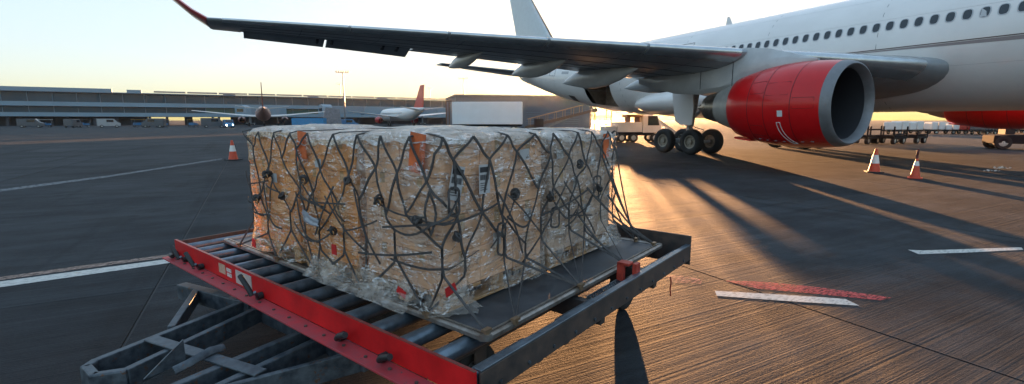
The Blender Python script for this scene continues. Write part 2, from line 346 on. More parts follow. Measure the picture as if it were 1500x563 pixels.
patch(-17.2, -16.0, 8, 14, .006, 5, 3).build('access_panel', mat('panel_grey', (.42, .42, .43), .35), plane)
q = MB(); q.prism([(-2.1, 7.9), (-2.0, 8.45), (-1.85, 8.45), (-1.6, 7.9)], -.03, .03, Matrix(((S, 0, 0, 0), (0, 0, S, 0), (0, S, 0, 0), (0, 0, 0, 1)))); q.build('antenna', WHITE, plane)
# wing to body fairing
q = MB(); rs = []
for f, hw, zb, zt in ((7.4, .9, 2.4, 3.0), (6.2, 1.5, 2.24, 3.4), (4.6, 2.1, 2.12, 3.8), (2.6, 2.75, 2.02, 4.2), (.3, 3.2, 1.96, 4.5), (-3.2, 3.28, 2.0, 4.35), (-5.2, 3.12, 2.1, 4.15), (-6.5, 2.9, 2.24, 3.95), (-7.4, 2.6, 2.4, 3.7), (-7.9, 2.2, 2.55, 3.4), (-8.1, 1.6, 2.7, 3.1)):
    rs.append([A(f, hw * math.copysign(abs(math.cos(t)) ** .8, math.cos(t)), (zb + zt) / 2 + (zt - zb) / 2 * math.sin(t)) for t in [2 * math.pi * k / 32 for k in range(32)]])
q.rings(rs); q.build('belly_fairing', FUS, plane, smooth=60)

# wings
def wingsec(y):
    t = (y - 3) / 25.74; le = 10.4 - 14.04 * t; z = 4.12 + 1.79 * t
    ch = 10.8 - 3.6 * (y - 3) / 6.5 if y < 9.5 else 7.2 - 4.6 * (y - 9.5) / 19.24
    inc = 4 - 3.5 * min(1, max(0, (y - 3) / 20)); tc = .145 - .045 * min(1, max(0, (y - 3) / 14))
    return le, ch, z, inc, tc
def foil(x, tc):
    return 5 * tc * (.2969 * math.sqrt(max(x, 0)) - .126 * x - .3516 * x * x + .2843 * x ** 3 - .1015 * x ** 4)
def wpt(y, x, up, side, off=0.0):
    le, ch, z, inc, tc = wingsec(y); h_ = foil(x, tc); zz = (h_ * .8 if up else -h_ * 1.2)
    zz = zz * ch + (off if up else -off); xx = x * ch - (off if x < .02 else 0)
    return A(le - xx * math.cos(R(inc)), side * y, z - xx * math.sin(R(inc)) + zz)
XS = [0, .004, .012, .03, .06, .10, .16, .25, .36, .48, .60, .70, .76]
def make_wing(side):
    ys = [2.0, 3, 4.5, 6.2, 8, 9.5, 12, 15, 18, 21, 24, 27, 28.74]
    q = MB(); rs = []
    for y in ys: rs.append([wpt(y, x, True, side) for x in reversed(XS)] + [wpt(y, x, False, side) for x in XS[1:]])
    q.rings(rs); q.build('wing', WINGM, plane, smooth=35)
    for y0, y1 in ((3.4, 9.0), (9.95, 13.2), (13.3, 16.7), (16.8, 20.2), (20.3, 23.7), (23.8, 28.2)):
        q = MB(); rs = []
        for k in range(5):
            y = y0 + (y1 - y0) * k / 4
            rs.append([wpt(y, x, True, side, .012) for x in (.13, .09, .05, .025, .01, .003, 0)] + [wpt(y, x, False, side, .012) for x in (.003, .01, .025, .045, .06)])
        q.rings(rs, close=False, cap0=False, cap1=False); q.build('slat', SLATM, plane, smooth=60)
    for x in (.17, .34, .55, .72):
        q = MB(); q.tube([wpt(3.6 + k * 2.0, x, False, side, .002) for k in range(13)], .010, 4); q.build('wing_seam', SEAM, plane)
    for y in (5.2, 7.3, 11.2, 13.8, 16.6, 19.6, 22.5, 25.4):
        q = MB(); q.tube([wpt(y, x, False, side, .002) for x in (.07, .16, .3, .45, .6, .75)], .008, 4); q.build('wing_seam', SEAM, plane)
    def panel(name, y0, y1, x0, droop, m):
        q = MB(); rs = []
        for k in range(5):
            y = y0 + (y1 - y0) * k / 4; le, ch, z, inc, tc = wingsec(y); piv = A(le - x0 * ch * math.cos(R(inc)), side * y, z - x0 * ch * math.sin(R(inc)))
            up = [wpt(y, x, True, side) for x in (x0, .82, .9, .985)]; dn = [wpt(y, x, False, side) for x in (.985, .9, .82, x0)]
            dd = R(droop); rr = []
            for p in up + dn:
                v = p - piv; c, s = math.cos(dd), math.sin(dd); rr.append(piv + Vector((v.x * c - v.z * s * -1 * -1, v.y, v.z * c + v.x * s)))
            rs.append(rr)
        q.rings(rs); q.build(name, m, plane, smooth=35)
    panel('flap', 3.3, 9.4, .77, 4, FAIRM); panel('flap', 9.6, 20.6, .77, 4, FAIRM)
    panel('aileron', 20.75, 24.2, .77, 24, WINGM); panel('aileron', 24.3, 27.5, .77, 24, WINGM); panel('wing_tip_edge', 27.6, 28.7, .765, 0, WINGM)
    # hinge brackets on the ailerons
    for y in (21.3, 21.9, 24.0, 24.6):
        p0, p1 = wpt(y, .73, False, side), wpt(y, .86, False, side); q = MB(); q.tube([p0, (p0 + p1) / 2 + Vector((0, 0, -.14)), p1 + Vector((0, 0, -.12))], .05, 8); q.build('hinge_bracket', SEAM, plane)
    # winglet
    q = MB(); rs = []
    for fo, y, z, ch in ((-3.64, 28.74, 5.91, 2.6), (-4.1, 29.3, 6.3, 2.3), (-4.9, 30.1, 7.05, 1.75), (-6.2, 31.1, 8.25, 1.0)):
        rr = []
        for x, sg in [(x, 1) for x in (1, .7, .4, .15, .04)] + [(0, 0)] + [(x, -1) for x in (.04, .15, .4, .7)]:
            h_ = foil(x, .09) * ch * sg; rr.append(A(fo - x * ch, side * (y - h_ * .7), z + h_ * .7))
        rs.append(rr)
    q.rings(rs); q.build('winglet', mat('winglet_red', (.42, .03, .025), .3, coat=.4), plane, smooth=45)
    # flap track fairings
    for y, ln, rad, dz in ((18.3, 3.3, .30, -.10), (15.1, 4.3, .40, -.08), (12.4, 4.9, .46, -.22), (8.8, 4.6, .42, -.05)):
        le, ch, z, inc, tc = wingsec(y); te = le - ch; zt = z - ch * math.sin(R(inc)); q = MB(); rs = []
        for t, r_, d_ in ((0, .04, .10), (.08, .30, .08), (.2, .62, .02), (.35, .88, -.06), (.5, 1, -.12), (.64, .96, -.18), (.78, .74, -.24), (.9, .40, -.31), (.97, .14, -.36), (1, .02, -.38)):
            f = te - 1.25 + (ln + .9) * (1 - t); x_ = min(.98, max(.02, (le - f) / ch)); zw = wpt(y, x_, False, 1).z / S
            rs.append([A(f, side * (y + .62 * rad * r_ * math.cos(a_)), zw + d_ + dz + rad * 1.05 * r_ * math.sin(a_) * (1.15 if math.sin(a_) < 0 else .9)) for a_ in [2 * math.pi * k / 20 for k in range(20)]])
        q.rings(rs); q.build('flap_track_fairing', FAIRM, plane, smooth=60)
    # engine
    ey, ez = 9.515 * side, 2.44 if side > 0 else 2.95
    def lathe(prof, name, m, n=56, par=plane):
        q = MB(); q.rings([[A(f, ey + r_ * math.cos(2 * math.pi * k / n), ez + r_ * math.sin(2 * math.pi * k / n)) for k in range(n)] for f, r_ in prof], cap0=False, cap1=False); return q.build(name, m, par, smooth=40)
    nac = lathe([(10.36, 1.474), (10.0, 1.515), (9.5, 1.55), (8.9, 1.56), (8.3, 1.53), (7.7, 1.45), (7.1, 1.32), (6.62, 1.19), (6.6, 1.17), (6.9, 1.12), (7.3, 1.1)], 'engine_cowl', REDM)
    lathe([(10.40, 1.205), (10.48, 1.225), (10.62, 1.28), (10.68, 1.34), (10.66, 1.385), (10.58, 1.425), (10.47, 1.455), (10.362, 1.475)], 'inlet_lip', LIPM, par=nac)
    lathe([(10.42, 1.205), (10.1, 1.175), (9.6, 1.17), (9.3, 1.18), (8.6, 1.2), (8.4, .2)], 'inlet_duct', mat('duct_grey', (.03, .03, .035), .6), par=nac)
    lathe([(9.45, .01), (9.38, .12), (9.2, .25), (8.95, .36), (8.7, .4)], 'spinner', mat('spinner_grey', (.1, .1, .11), .4), 24, nac)
    q = MB()
    for k in range(26):
        t = 2 * math.pi * k / 26
        def bp(r_, a_, f): return A(f, ey + r_ * math.cos(a_), ez + r_ * math.sin(a_))
        q.add([bp(.35, t, 9.0), bp(.35, t + .12, 8.75), bp(.75, t + .14, 8.72), bp(1.17, t + .17, 8.75), bp(1.17, t + .02, 9.05), bp(.75, t, 9.05)], [(0, 1, 2, 5), (5, 2, 3, 4)])
    tag(q.build('fan_blades', mat('fan_titanium', (.20, .20, .23), .4, .6), nac), kind='stuff')
    for f, r_ in ((9.42, 1.5545), (8.42, 1.5395), (7.72, 1.4555)):
        lathe([(f - .012, r_ + .001), (f + .012, r_ + .003)], 'cowl_seam', mat('seam_red', (.12, .006, .008), .5), par=nac)
    lathe([(7.3, 1.02), (6.62, 1.0), (6.1, .9), (5.6, .74), (5.58, .70)], 'core_cowl', COREM)
    lathe([(5.75, .70), (5.2, .62), (4.85, .53), (4.8, .50), (5.2, .5)], 'exhaust_nozzle', NOZM)
    lathe([(5.2, .36), (4.8, .3), (4.4, .16), (4.2, .02)], 'exhaust_plug', NOZM, 24)
    def cow(f, ang, off=.006):
        pr = [(10.36, 1.474), (10.0, 1.515), (9.5, 1.55), (8.9, 1.56), (8.3, 1.53), (7.7, 1.45), (7.1, 1.32), (6.62, 1.19)]
        r_ = 1.18
        for a_, b_ in zip(pr, pr[1:]):
            if b_[0] <= f <= a_[0]: r_ = a_[1] + (b_[1] - a_[1]) * (a_[0] - f) / (a_[0] - b_[0])
        return A(f, ey + (r_ + off) * math.cos(R(ang)) * side, ez + (r_ + off) * math.sin(R(ang)))
    q = MB(); q.add([cow(8.98, -8), cow(9.17, -8), cow(9.17, -16), cow(8.98, -16)], [(0, 1, 2, 3)]); q.build('service_placard', WHITE, nac)
    q = MB(); pa = [(8.96 - .0 * k, -22 - 5.2 * k) for k in range(9)]
    q.tube([cow(8.92 + .006 * k * k, -24 - 5.6 * k, .008) for k in range(8)] + [cow(9.05 + .006 * k * k, -24 - 5.6 * k, .008) for k in range(7, -1, -1)] + [cow(8.92, -24, .008)], .011, 5); q.build('hoist_marking', WHITE, nac)
    for fa, fb, aa, ab in ((9.3, 8.5, 30, 12), (8.35, 7.8, 34, 16), (8.3, 7.8, -30, -48), (10.2, 9.5, 8, -6)):
        pts = [cow(fa, aa, .004), cow(fb, aa, .004), cow(fb, ab, .004), cow(fa, ab, .004), cow(fa, aa, .004)]
        q = MB(); q.tube(pts, .006, 4); q.build('access_panel_seam', MATS['seam_red'], nac)
    for k in range(7):
        q = MB(); q.box(cow(9.9 - .33 * k, -58, .004), (.09, .03, .02)); q.build('cowl_latch', LIPM, nac)
    q = MB(); q.beam(cow(7.3, -80, .0), cow(6.55, -82, .1), .5, .07); q.build('drain_fairing', REDM, nac)
    # pylon
    q = MB(); Mx = Matrix(((S, 0, 0, 0), (0, 0, -S, -ey * S), (0, S, 0, 0), (0, 0, 0, 1))); rs = []
    for f, zt, zb, hw in ((9.4, 4.0, 3.85, .06), (8.6, 4.32, 3.7, .2), (7.6, 4.62, 3.5, .3), (6.6, 4.78, 3.25, .36), (5.6, 4.62, 3.08, .38), (4.4, 4.45, 3.02, .38), (3.0, 4.3, 3.12, .34), (1.8, 4.15, 3.4, .26), (.4, 4.0, 3.75, .1)):
        rs.append([A(f, ey + hw * x, z_) for x, z_ in ((-.6, zt), (.6, zt), (1, (zt + zb) / 2 + .15), (1, zb + .2), (.55, zb), (-.55, zb), (-1, zb + .2), (-1, (zt + zb) / 2 + .15))])
    q.rings(rs); q.build('pylon', FAIRM, plane, smooth=40)
    for f in (6.2, 4.6):
        q = MB(); hw = .385 if f > 5 else .39; q.box(A(f, ey + side * hw, 3.75), (.02, .012, .95)); q.build('pylon_seam', SEAM, plane)
    # main landing gear
    gy = 5.31 * side
    q = MB(); q.cyl(A(0, gy, .62), A(.05, gy, 1.75), .13, .13, 20); q.cyl(A(.05, gy, 1.55), A(.25, gy - .1 * side, 3.7), .23, .27, 20); strut = q.build('gear_strut', GEARM, plane, smooth=40)
    q = MB(); q.beam(A(-1.05, gy, .7), A(1.05, gy, .7), .2, .22); q.build('bogie_beam', GEARM, plane, bevel=.03)
    q = MB(); q.tube([A(.2, gy, 1.5), A(.52, gy, 1.15), A(.3, gy, .8)], .05, 8); q.tube([A(.05, gy + .05, 1.6), A(1.1, gy, 1.35), A(.75, gy, .9)], .025, 6); q.build('torque_link', GEARM, plane)
    q = MB(); q.tube([A(.1, gy, 1.9), A(.2, gy - 1.9 * side, 3.2)], .09, 10); q.build('side_brace', GEARM, plane)
    q = MB(); q.tube([A(.1, gy, .95), A(-.7, gy, 1.0), A(-.9, gy, .85)], .035, 6); q.tube([A(.15, gy + .12, 2.4), A(.2, gy + .18, 1.5), A(.7, gy + .2, .9)], .02, 6); q.build('brake_hose', RUBBER, plane)
    q = MB(); rs = []
    for z_, fa, fb, o_ in ((3.45, -.75, .75, .62), (2.6, -.72, .72, .5), (1.85, -.62, .6, .42), (1.62, -.25, .55, .40)): rs.append([A(fa, gy + side * o_, z_), A(fb, gy + side * o_, z_), A(fb, gy + side * (o_ - .06), z_), A(fa, gy + side * (o_ - .06), z_)])
    q.rings(rs); q.build('gear_door', FUS, plane)
    for fo in (-.99, .99):
        q = MB(); q.cyl(A(fo, gy - .9, .7), A(fo, gy + .9, .7), .08, n=12); q.build('axle', GEARM, plane)
        for wy in (-.80, .80):
            wheel(A(fo, gy + wy, .70), .70 * S, .46 * S, plane, outward=(1 if wy > 0 else -1))
def wheel(c, r, wd, par, outward=1, name='wheel', rim=None):
    q = MB(); ax = Vector((0, 1, 0)); hw = wd / 2
    prof = [(-hw * .72, r * .52), (-hw * .92, r * .60), (-hw, r * .74), (-hw * .96, r * .86), (-hw * .8, r * .955), (-hw * .5, r * .992), (-hw * .46, r * .975), (-hw * .40, r * .995), (-hw * .1, r), (-hw * .06, r * .98), (hw * .06, r * .98), (hw * .1, r), (hw * .40, r * .995), (hw * .46, r * .975), (hw * .5, r * .992), (hw * .8, r * .955), (hw * .96, r * .86), (hw, r * .74), (hw * .92, r * .6), (hw * .72, r * .52)]
    q.lathe(prof, c, ax, 40); t = q.build('tyre', RUBBER, par, smooth=35)
    q = MB()
    q.lathe([(-hw * .74, r * .53), (-hw * .7, r * .45), (-hw * .35, r * .42), (-hw * .3, r * .2), (-hw * .72, r * .17), (-hw * .74, .005)], c, ax, 28)
    q.lathe([(hw * .74, r * .53), (hw * .7, r * .45), (hw * .35, r * .42), (hw * .3, r * .2), (hw * .72, r * .17), (hw * .74, .005)], c, ax, 28)
    for sg in (-1, 1):
        for k in range(8):
            a_ = 2 * math.pi * k / 8; p = Vector(c) + Vector((math.cos(a_) * r * .31, sg * hw * .34, math.sin(a_) * r * .31)); q.cyl(p - ax * .03, p + ax * .03, r * .055, n=8)
    q.build('rim', rim or mat('wheel_rim', (.28, .25, .21), .45, .4, var=.25, vscale=14), t, smooth=40)
    return t
make_wing(1); make_wing(-1)
# nose gear
q = MB(); q.cyl(A(25.4, 0, .5), A(25.2, 0, 2.9), .14, n=16); q.build('nose_gear_strut', GEARM, plane, smooth=40)
q = MB(); q.cyl(A(25.4, -.45, .52), A(25.4, .45, .52), .07, n=12); q.build('axle', GEARM, plane)
for wy in (-.33, .33): wheel(A(25.4, wy, .52), .52 * S, .36 * S, plane)
# tail
def surf(name, secs, m, vert=False):
    q = MB(); rs = []
    for fo, y, z, ch, tc in secs:
        rr = []
        for x, sg in [(x, 1) for x in (1, .8, .6, .4, .2, .08, .02)] + [(0, 0)] + [(x, -1) for x in (.02, .08, .2, .4, .6, .8)]:
            h_ = foil(x, tc) * ch * sg; rr.append(A(fo - x * ch, y + (h_ if vert else 0), z + (0 if vert else h_)))
        rs.append(rr)
    q.rings(rs); return q.build(name, m, plane, smooth=40)
surf('tail_fin', [(-19.9, 0, 7.2, 8.9, .10), (-20.8, 0, 8.1, 8.2, .10), (-28.9, 0, 17.0, 3.3, .10)], mat('fin_pale_blue', (.60, .66, .68), .35, var=.04, coat=.2), True)
surf('fin_leading_edge', [(-19.85, 0, 7.3, .35, .35), (-28.85, 0, 17.0, .22, .3)], SEAM, True)
for sd in (1, -1):
    surf('tailplane', [(-22.4, .5 * sd, 6.55, 5.0, .09), (-24.0, 2.2 * sd, 6.78, 4.3, .09), (-28.4, 9.7 * sd, 7.7, 2.0, .08)], WINGM)
q = MB(); q.cyl(A(-28.3, 0, 6.62), A(-29.0, 0, 6.7), .26 * S, .2 * S, 16); q.build('tail_exhaust', NOZM, plane, smooth=40)

# ---------------------------------------------------------------- pallet dolly (local x = a, across; local y = b, along the red rail)
CX, CY, PHI = -.1306, 2.2578, .8984
def LB(a, b, z): return Vector((a, b, z))
dolly = empty('pallet_dolly', (CX, CY, GZ), PHI, 'roller-deck pallet dolly with a red side rail carrying the netted cargo', 'dolly')
RAILRED = mat('rail_red', (.60, .012, .014), .45, var=.2, vscale=5, bump=.12, bscale=90, bdist=.003, rvar=.12, spec=.3, chip=(.10, .06, .05), chipt=.67)
RAILDUST = mat('rail_red_scuffed', (.34, .05, .06), .6, c2=(.48, .03, .04), vscale=14, bump=.2, bscale=80, bdist=.003, chip=(.09, .07, .065), chipt=.62)
FRAME = mat('dolly_frame_steel', (.04, .05, .064), .5, .3, c2=(.12, .14, .16), vscale=16, bump=.25, bscale=45, bdist=.004, rvar=.2, chip=(.13, .065, .04), chipt=.60)
FRAMED = mat('dolly_rail_dark_steel', (.06, .055, .055), .5, .35, c2=(.13, .095, .08), vscale=11, bump=.15, bscale=50, bdist=.003, rvar=.15, chip=(.22, .20, .18), chipt=.69)
ROLL = mat('roller_steel', (.15, .19, .23), .33, .7, var=.3, vscale=10, rvar=.12)
GRIP = mat('black_grip', (.015, .015, .017), .55, bump=.2, bscale=60)
A0, A1, B0, B1 = -.28, 2.46, -.19, 3.52
def D(name, m, mb, smooth=None, bevel=0.0, par=None): return mb.build(name, m, par or dolly, smooth=smooth, bevel=bevel)
q = MB(); q.bx(A0 - .008, A0 + .008, B0, B1, .525, .665); rail = D('front_rail', RAILRED, q, bevel=.003)
q = MB(); q.bx(A0 - .115, A0 - .010, B0, B1, .513, .525); D('rail_flange', RAILDUST, q, bevel=.002, par=rail)
q = MB(); q.bx(A0 - .009, A0 + .009, B0, B1, .6655, .6685); D('rail_edge', mat('worn_bare_edge', (.24, .10, .08), .45, .5, c2=(.35, .03, .03), vscale=20), q, par=rail)
q = MB(); q.bx(A0 - .012, A0 - .0085, 1.96, 2.22, .545, .645); D('blank_plate', mat('plate_cream', (.50, .44, .40), .5, var=.12, vscale=14), q, par=rail)
q = MB(); q.bx(A0 - .011, A0 - .0085, 2.41, 2.53, .565, .64); D('sticker', mat('sticker_tan', (.55, .36, .25), .5, var=.25, vscale=30), q, par=rail)
q = MB(); q.bx(A0 - .0115, A0 - .0085, 2.30, 2.385, .60, .628); q.bx(A0 - .0115, A0 - .0085, 2.30, 2.38, .562, .590); D('sticker', mat('sticker_white', (.6, .52, .48), .5, var=.3, vscale=40), q, par=rail)
for bb, tilt, ln in ((3.46, -.02, .15), (3.20, .10, .17), (2.86, .10, .17), (1.80, .13, .19), (.80, .05, .16), (.42, .05, .16)):
    q = MB(); q.cyl((A0 - .012, bb, .548), (A0 - .05, bb, .548), .024, n=14); pin = D('lock_pin', GRIP, q, smooth=40, par=rail)
    q = MB(); q.tube([(A0 - .045, bb, .548), (A0 - .055, bb - .02, .552), (A0 - .06 - .02, bb - .05, .56 + tilt * .3)], .010, 8); D('pin_shaft', STEEL, q, smooth=40, par=pin) if False else q.build('pin_shaft', STEEL, rail, smooth=40)
    sgn = 1 if tilt > .08 else -1
    q = MB(); q.tube([(A0 - .07, bb + sgn * .02, .556), (A0 - .08, bb + sgn * .05, .565 + tilt * .3), (A0 - .085, bb + sgn * ln * .8, .575 + tilt * .75)], .017, 10); q.build('lever_grip', GRIP, rail, smooth=40)
for k in range(18):
    bb = B0 + .12 + k * .2; q = MB(); q.cyl((A0 - .062, bb, .525), (A0 - .062, bb, .533), .010, n=6); q.build('bolt', FRAMED, rail)
for k in range(12):
    q = MB(); q.cyl((A0 + .15 + k * .22, B0 - .013, .56), (A0 + .15 + k * .22, B0 - .021, .56), .010, n=6); q.build('bolt', STEEL, dolly)
# the right hand, rear and left rails
q = MB(); q.bx(A0 + .02, A1, B0 - .012, B0, .525, .655); q.bx(A0 + .02, A1, B0, B0 + .06, .525, .537); D('side_rail', FRAMED, q, bevel=.003)
q = MB(); q.bx(A0 + .02, A1, B0 - .0125, B0 + .030, .6555, .666); D('rail_cap', ROLL, q, bevel=.003)
q = MB(); q.bx(A1, A1 + .016, B0 - .012, B1, .48, .74); D('rear_rail', FRAMED, q, bevel=.004)
q = MB(); q.bx(A0 + .02, A1, B1 - .03, B1 - .015, .47, .655); D('end_rail', FRAMED, q, bevel=.003)
# rollers with their shafts
nb = 15
for i in range(nb):
    bb = B0 + .075 + i * (B1 - B0 - .15) / (nb - 1)
    segs = ((A0 + .05, .30), (.36, .86), (1.40, 1.72), (1.78, 2.38)) if i == 0 else ((A0 + .05, .86), (.94, 1.70), (1.78, 2.38))
    if i == 0: segs = ((A0 + .04, .18), (.50, .90), (1.42, 2.36))
    for s0, s1 in segs:
        q = MB(); q.lathe([(0, .008), (0, .038), (.006, .045), (s1 - s0 - .006, .045), (s1 - s0, .038), (s1 - s0, .008)], (s0, bb, .582), (1, 0, 0), 18); D('roller', ROLL, q, smooth=40)
    q = MB(); q.cyl((A0 + .01, bb, .582), (A1 - .01, bb, .582), .011, n=8); D('roller_shaft', STEEL, q, smooth=40)
# deck under-frame
for a_ in (.90, 1.74): q = MB(); q.bx(a_ - .03, a_ + .03, B0 + .01, B1 - .04, .47, .60); D('deck_beam', FRAMED, q, bevel=.004)
for bb in (.34, 1.35, 2.1, 2.85): q = MB(); q.bx(A0 + .03, A1 - .01, bb - .04, bb + .04, .39, .468); D('cross_beam', FRAMED, q, bevel=.004)
for s_ in (.20, .46): q = MB(); q.bx(s_, s_ + .045, B0 + .01, B0 + .15, .50, .57); D('roller_bracket', FRAMED, q)
# walk plate with diamond holes
q = MB(); x0, x1, y0, y1 = .93, 1.38, B0 + .02, B0 + .14
n1 = 16
for k in range(-8, n1):
    for sg in (1, -1):
        xa = x0 + k * .032
        pa = []
        for t in (0, 1):
            yy = y0 + (y1 - y0) * (t if sg > 0 else 1 - t); xx = xa + .13 * t; pa.append((xx, yy))
        (ax_, ay_), (bx_, by_) = pa
        if bx_ < x0 or ax_ > x1: continue
        if ax_ < x0: u = (x0 - ax_) / (bx_ - ax_); ax_, ay_ = x0, ay_ + (by_ - ay_) * u
        if bx_ > x1: u = (x1 - ax_) / (bx_ - ax_); bx_, by_ = x1, ay_ + (by_ - ay_) * u
        q.beam((ax_, ay_, .605), (bx_, by_, .605), .005, .006)
q.bx(x0, x1, y0 - .008, y0, .598, .612); q.bx(x0, x1, y1, y1 + .008, .598, .612); q.bx(x0 - .008, x0, y0, y1, .598, .612); q.bx(x1, x1 + .008, y0, y1, .598, .612)
tag(D('mesh_plate', STEEL, q), kind='stuff')
# red pallet stops
q = MB(); q.bx(1.40, 1.47, B0 + .02, B0 + .05, .55, .735); q.bx(1.40, 1.47, B0 + .05, B0 + .12, .55, .57); q.bx(1.36, 1.40, B0 + .10, B0 + .15, .57, .74); q.bx(1.36, 1.44, B0 + .06, B0 + .15, .72, .74); D('pallet_stop', mat('stop_red', (.46, .05, .03), .5, var=.3, vscale=16), q, bevel=.004)
# hanging pin lanyard
q = MB(); q.tube([(1.98, B0 - .02, .50), (1.985, B0 - .025, .45), (1.98, B0 - .022, .40), (1.99, B0 - .025, .34)], .006, 6); D('pin_lanyard', mat('lanyard_red', (.35, .05, .03), .6), q)
# wheels on forks
for a_, bb in ((.30, .40), (2.28, .34), (.30, 2.95), (2.28, 2.95)):
    t = wheel(Vector((a_, bb, .20)), .20, .12, dolly, rim=mat('dolly_rim', (.2, .2, .21), .5, .3))
    q = MB()
    for sg in (-1, 1): q.bx(a_ - .05, a_ + .05, bb + sg * .085 - .006, bb + sg * .085 + .006, .17, .40)
    q.bx(a_ - .08, a_ + .08, bb - .1, bb + .1, .388, .402); q.cyl((a_, bb - .1, .20), (a_, bb + .1, .20), .018, n=10); D('wheel_fork', FRAMED, q)
# steering drawbar frame laid out in front of the red rail
def Z(a): return .34 + .02 * max(-1, a)                       # hangs a little lower at its tow end
def bm(name, p, r_, wd, ht, m=FRAME, bev=.006):
    q = MB(); q.beam((p[0], p[1], Z(p[0]) - ht / 2), (r_[0], r_[1], Z(r_[0]) - ht / 2), wd, ht); return D(name, m, q, bevel=bev)
bm('drawbar_beam', (-.10, 2.40), (-1.14, 2.12), .05, .12); bm('drawbar_beam', (-.10, 2.19), (-1.06, 1.84), .05, .12)
bm('drawbar_beam', (-.08, 1.51), (-1.15, 1.40), .055, .13); bm('drawbar_beam', (-.10, 1.32), (-1.0, 1.21), .05, .12)
bm('drawbar_brace', (.1, .88), (-.85, 1.22), .035, .14); bm('drawbar_brace', (-.32, 2.98), (-.70, 2.30), .05, .10)
bm('drawbar_header', (-.35, 3.24), (-.16, 2.3), .08, .13); bm('drawbar_header', (-.14, 2.3), (-.08, .9), .07, .13)
q = MB(); q.bx(-.04, .04, -.52, .52, -.006, .006); o = D('cross_plate', FRAME, q, bevel=.004); o.location = (-.73, 1.66, Z(-.73) + .009); o.rotation_euler = (0, 0, R(14))
q = MB()
for p_, r_ in (((-1.13, 2.135), (-1.205, 2.06)), ((-1.19, 2.085), (-1.185, 1.90)), ((-1.195, 1.925), (-1.05, 1.835))): q.beam((*p_, Z(-1) - .0605), (*r_, Z(-1) - .0605), .052, .121)
D('tow_loop', FRAME, q, bevel=.01)
q = MB(); q.add([(-1.02, 1.66, .30), (-.80, 1.70, .30), (-.80, 1.71, .44), (-1.02, 1.672, .30), (-.80, 1.712, .30), (-.80, 1.722, .44)], [(0, 1, 2), (3, 5, 4), (0, 3, 4, 1), (1, 4, 5, 2), (2, 5, 3, 0)]); D('gusset_plate', FRAME, q)
q = MB(); q.tube([(-.62, 1.62, Z(-.6) + .02), (-.70, 1.60, Z(-.6) + .035), (-.83, 1.57, Z(-.8) + .02), (-.90, 1.57, Z(-.9) + .01)], .016, 8, flat=1.6); D('tow_hook', FRAME, q, smooth=50)
for bb in (2.28, 1.42): q = MB(); q.cyl((-.12, bb - .12, .30), (-.12, bb + .12, .30), .035, n=14); D('hinge_pin', STEEL, q, smooth=40)

# ---------------------------------------------------------------- air cargo pallet
PW, PL, PZ = 2.3687, 3.2382, .6275
pal = empty('cargo_pallet', (CX, CY, PZ + GZ), PHI, 'flat aluminium-edged air cargo pallet under the netted cartons', 'pallet')
q = MB(); q.bx(.05, PW - .05, .05, PL - .05, .0, .022); q.build('pallet_sheet', mat('pallet_sheet', (.045, .052, .062), .5, .25, c2=(.10, .108, .118), vscale=6, rvar=.14, bump=.1, bscale=120, bdist=.002), pal)
RIM = mat('pallet_rim', (.34, .31, .28), .42, .6, c2=(.18, .14, .11), vscale=13, rvar=.15, bump=.1, bscale=70, bdist=.003)
def rim(p0, p1, n_):                       # n_: inward normal
    p0, p1, n_ = Vector(p0), Vector(p1), Vector(n_); q = MB(); pr = ((0, .006), (.008, .0), (.06, .0), (.06, .026), (.046, .034), (.036, .034), (.034, .020), (.024, .020), (.022, .034), (.012, .034), (0, .026))
    q.rings([[p + n_ * x + Vector((0, 0, z)) for x, z in pr] for p in (p0, p1)]); return q.build('edge_rail', RIM, pal)
rim((0, .05, 0), (0, PL - .05, 0), (1, 0, 0)); rim((PW, .05, 0), (PW, PL - .05, 0), (-1, 0, 0)); rim((.05, 0, 0), (PW - .05, 0, 0), (0, 1, 0)); rim((.05, PL, 0), (PW - .05, PL, 0), (0, -1, 0))
for x, y, sx, sy in ((0, 0, 1, 1), (PW, 0, -1, 1), (PW, PL, -1, -1), (0, PL, 1, -1)):
    q = MB(); poly = [(x + sx * .05, y + sy * .05)] + [(x + sx * (.05 - .05 * math.cos(R(k * 15))), y + sy * (.05 - .05 * math.sin(R(k * 15)))) for k in range(7)]
    q.prism(poly, .001, .033); q.build('corner_casting', RIM, pal)

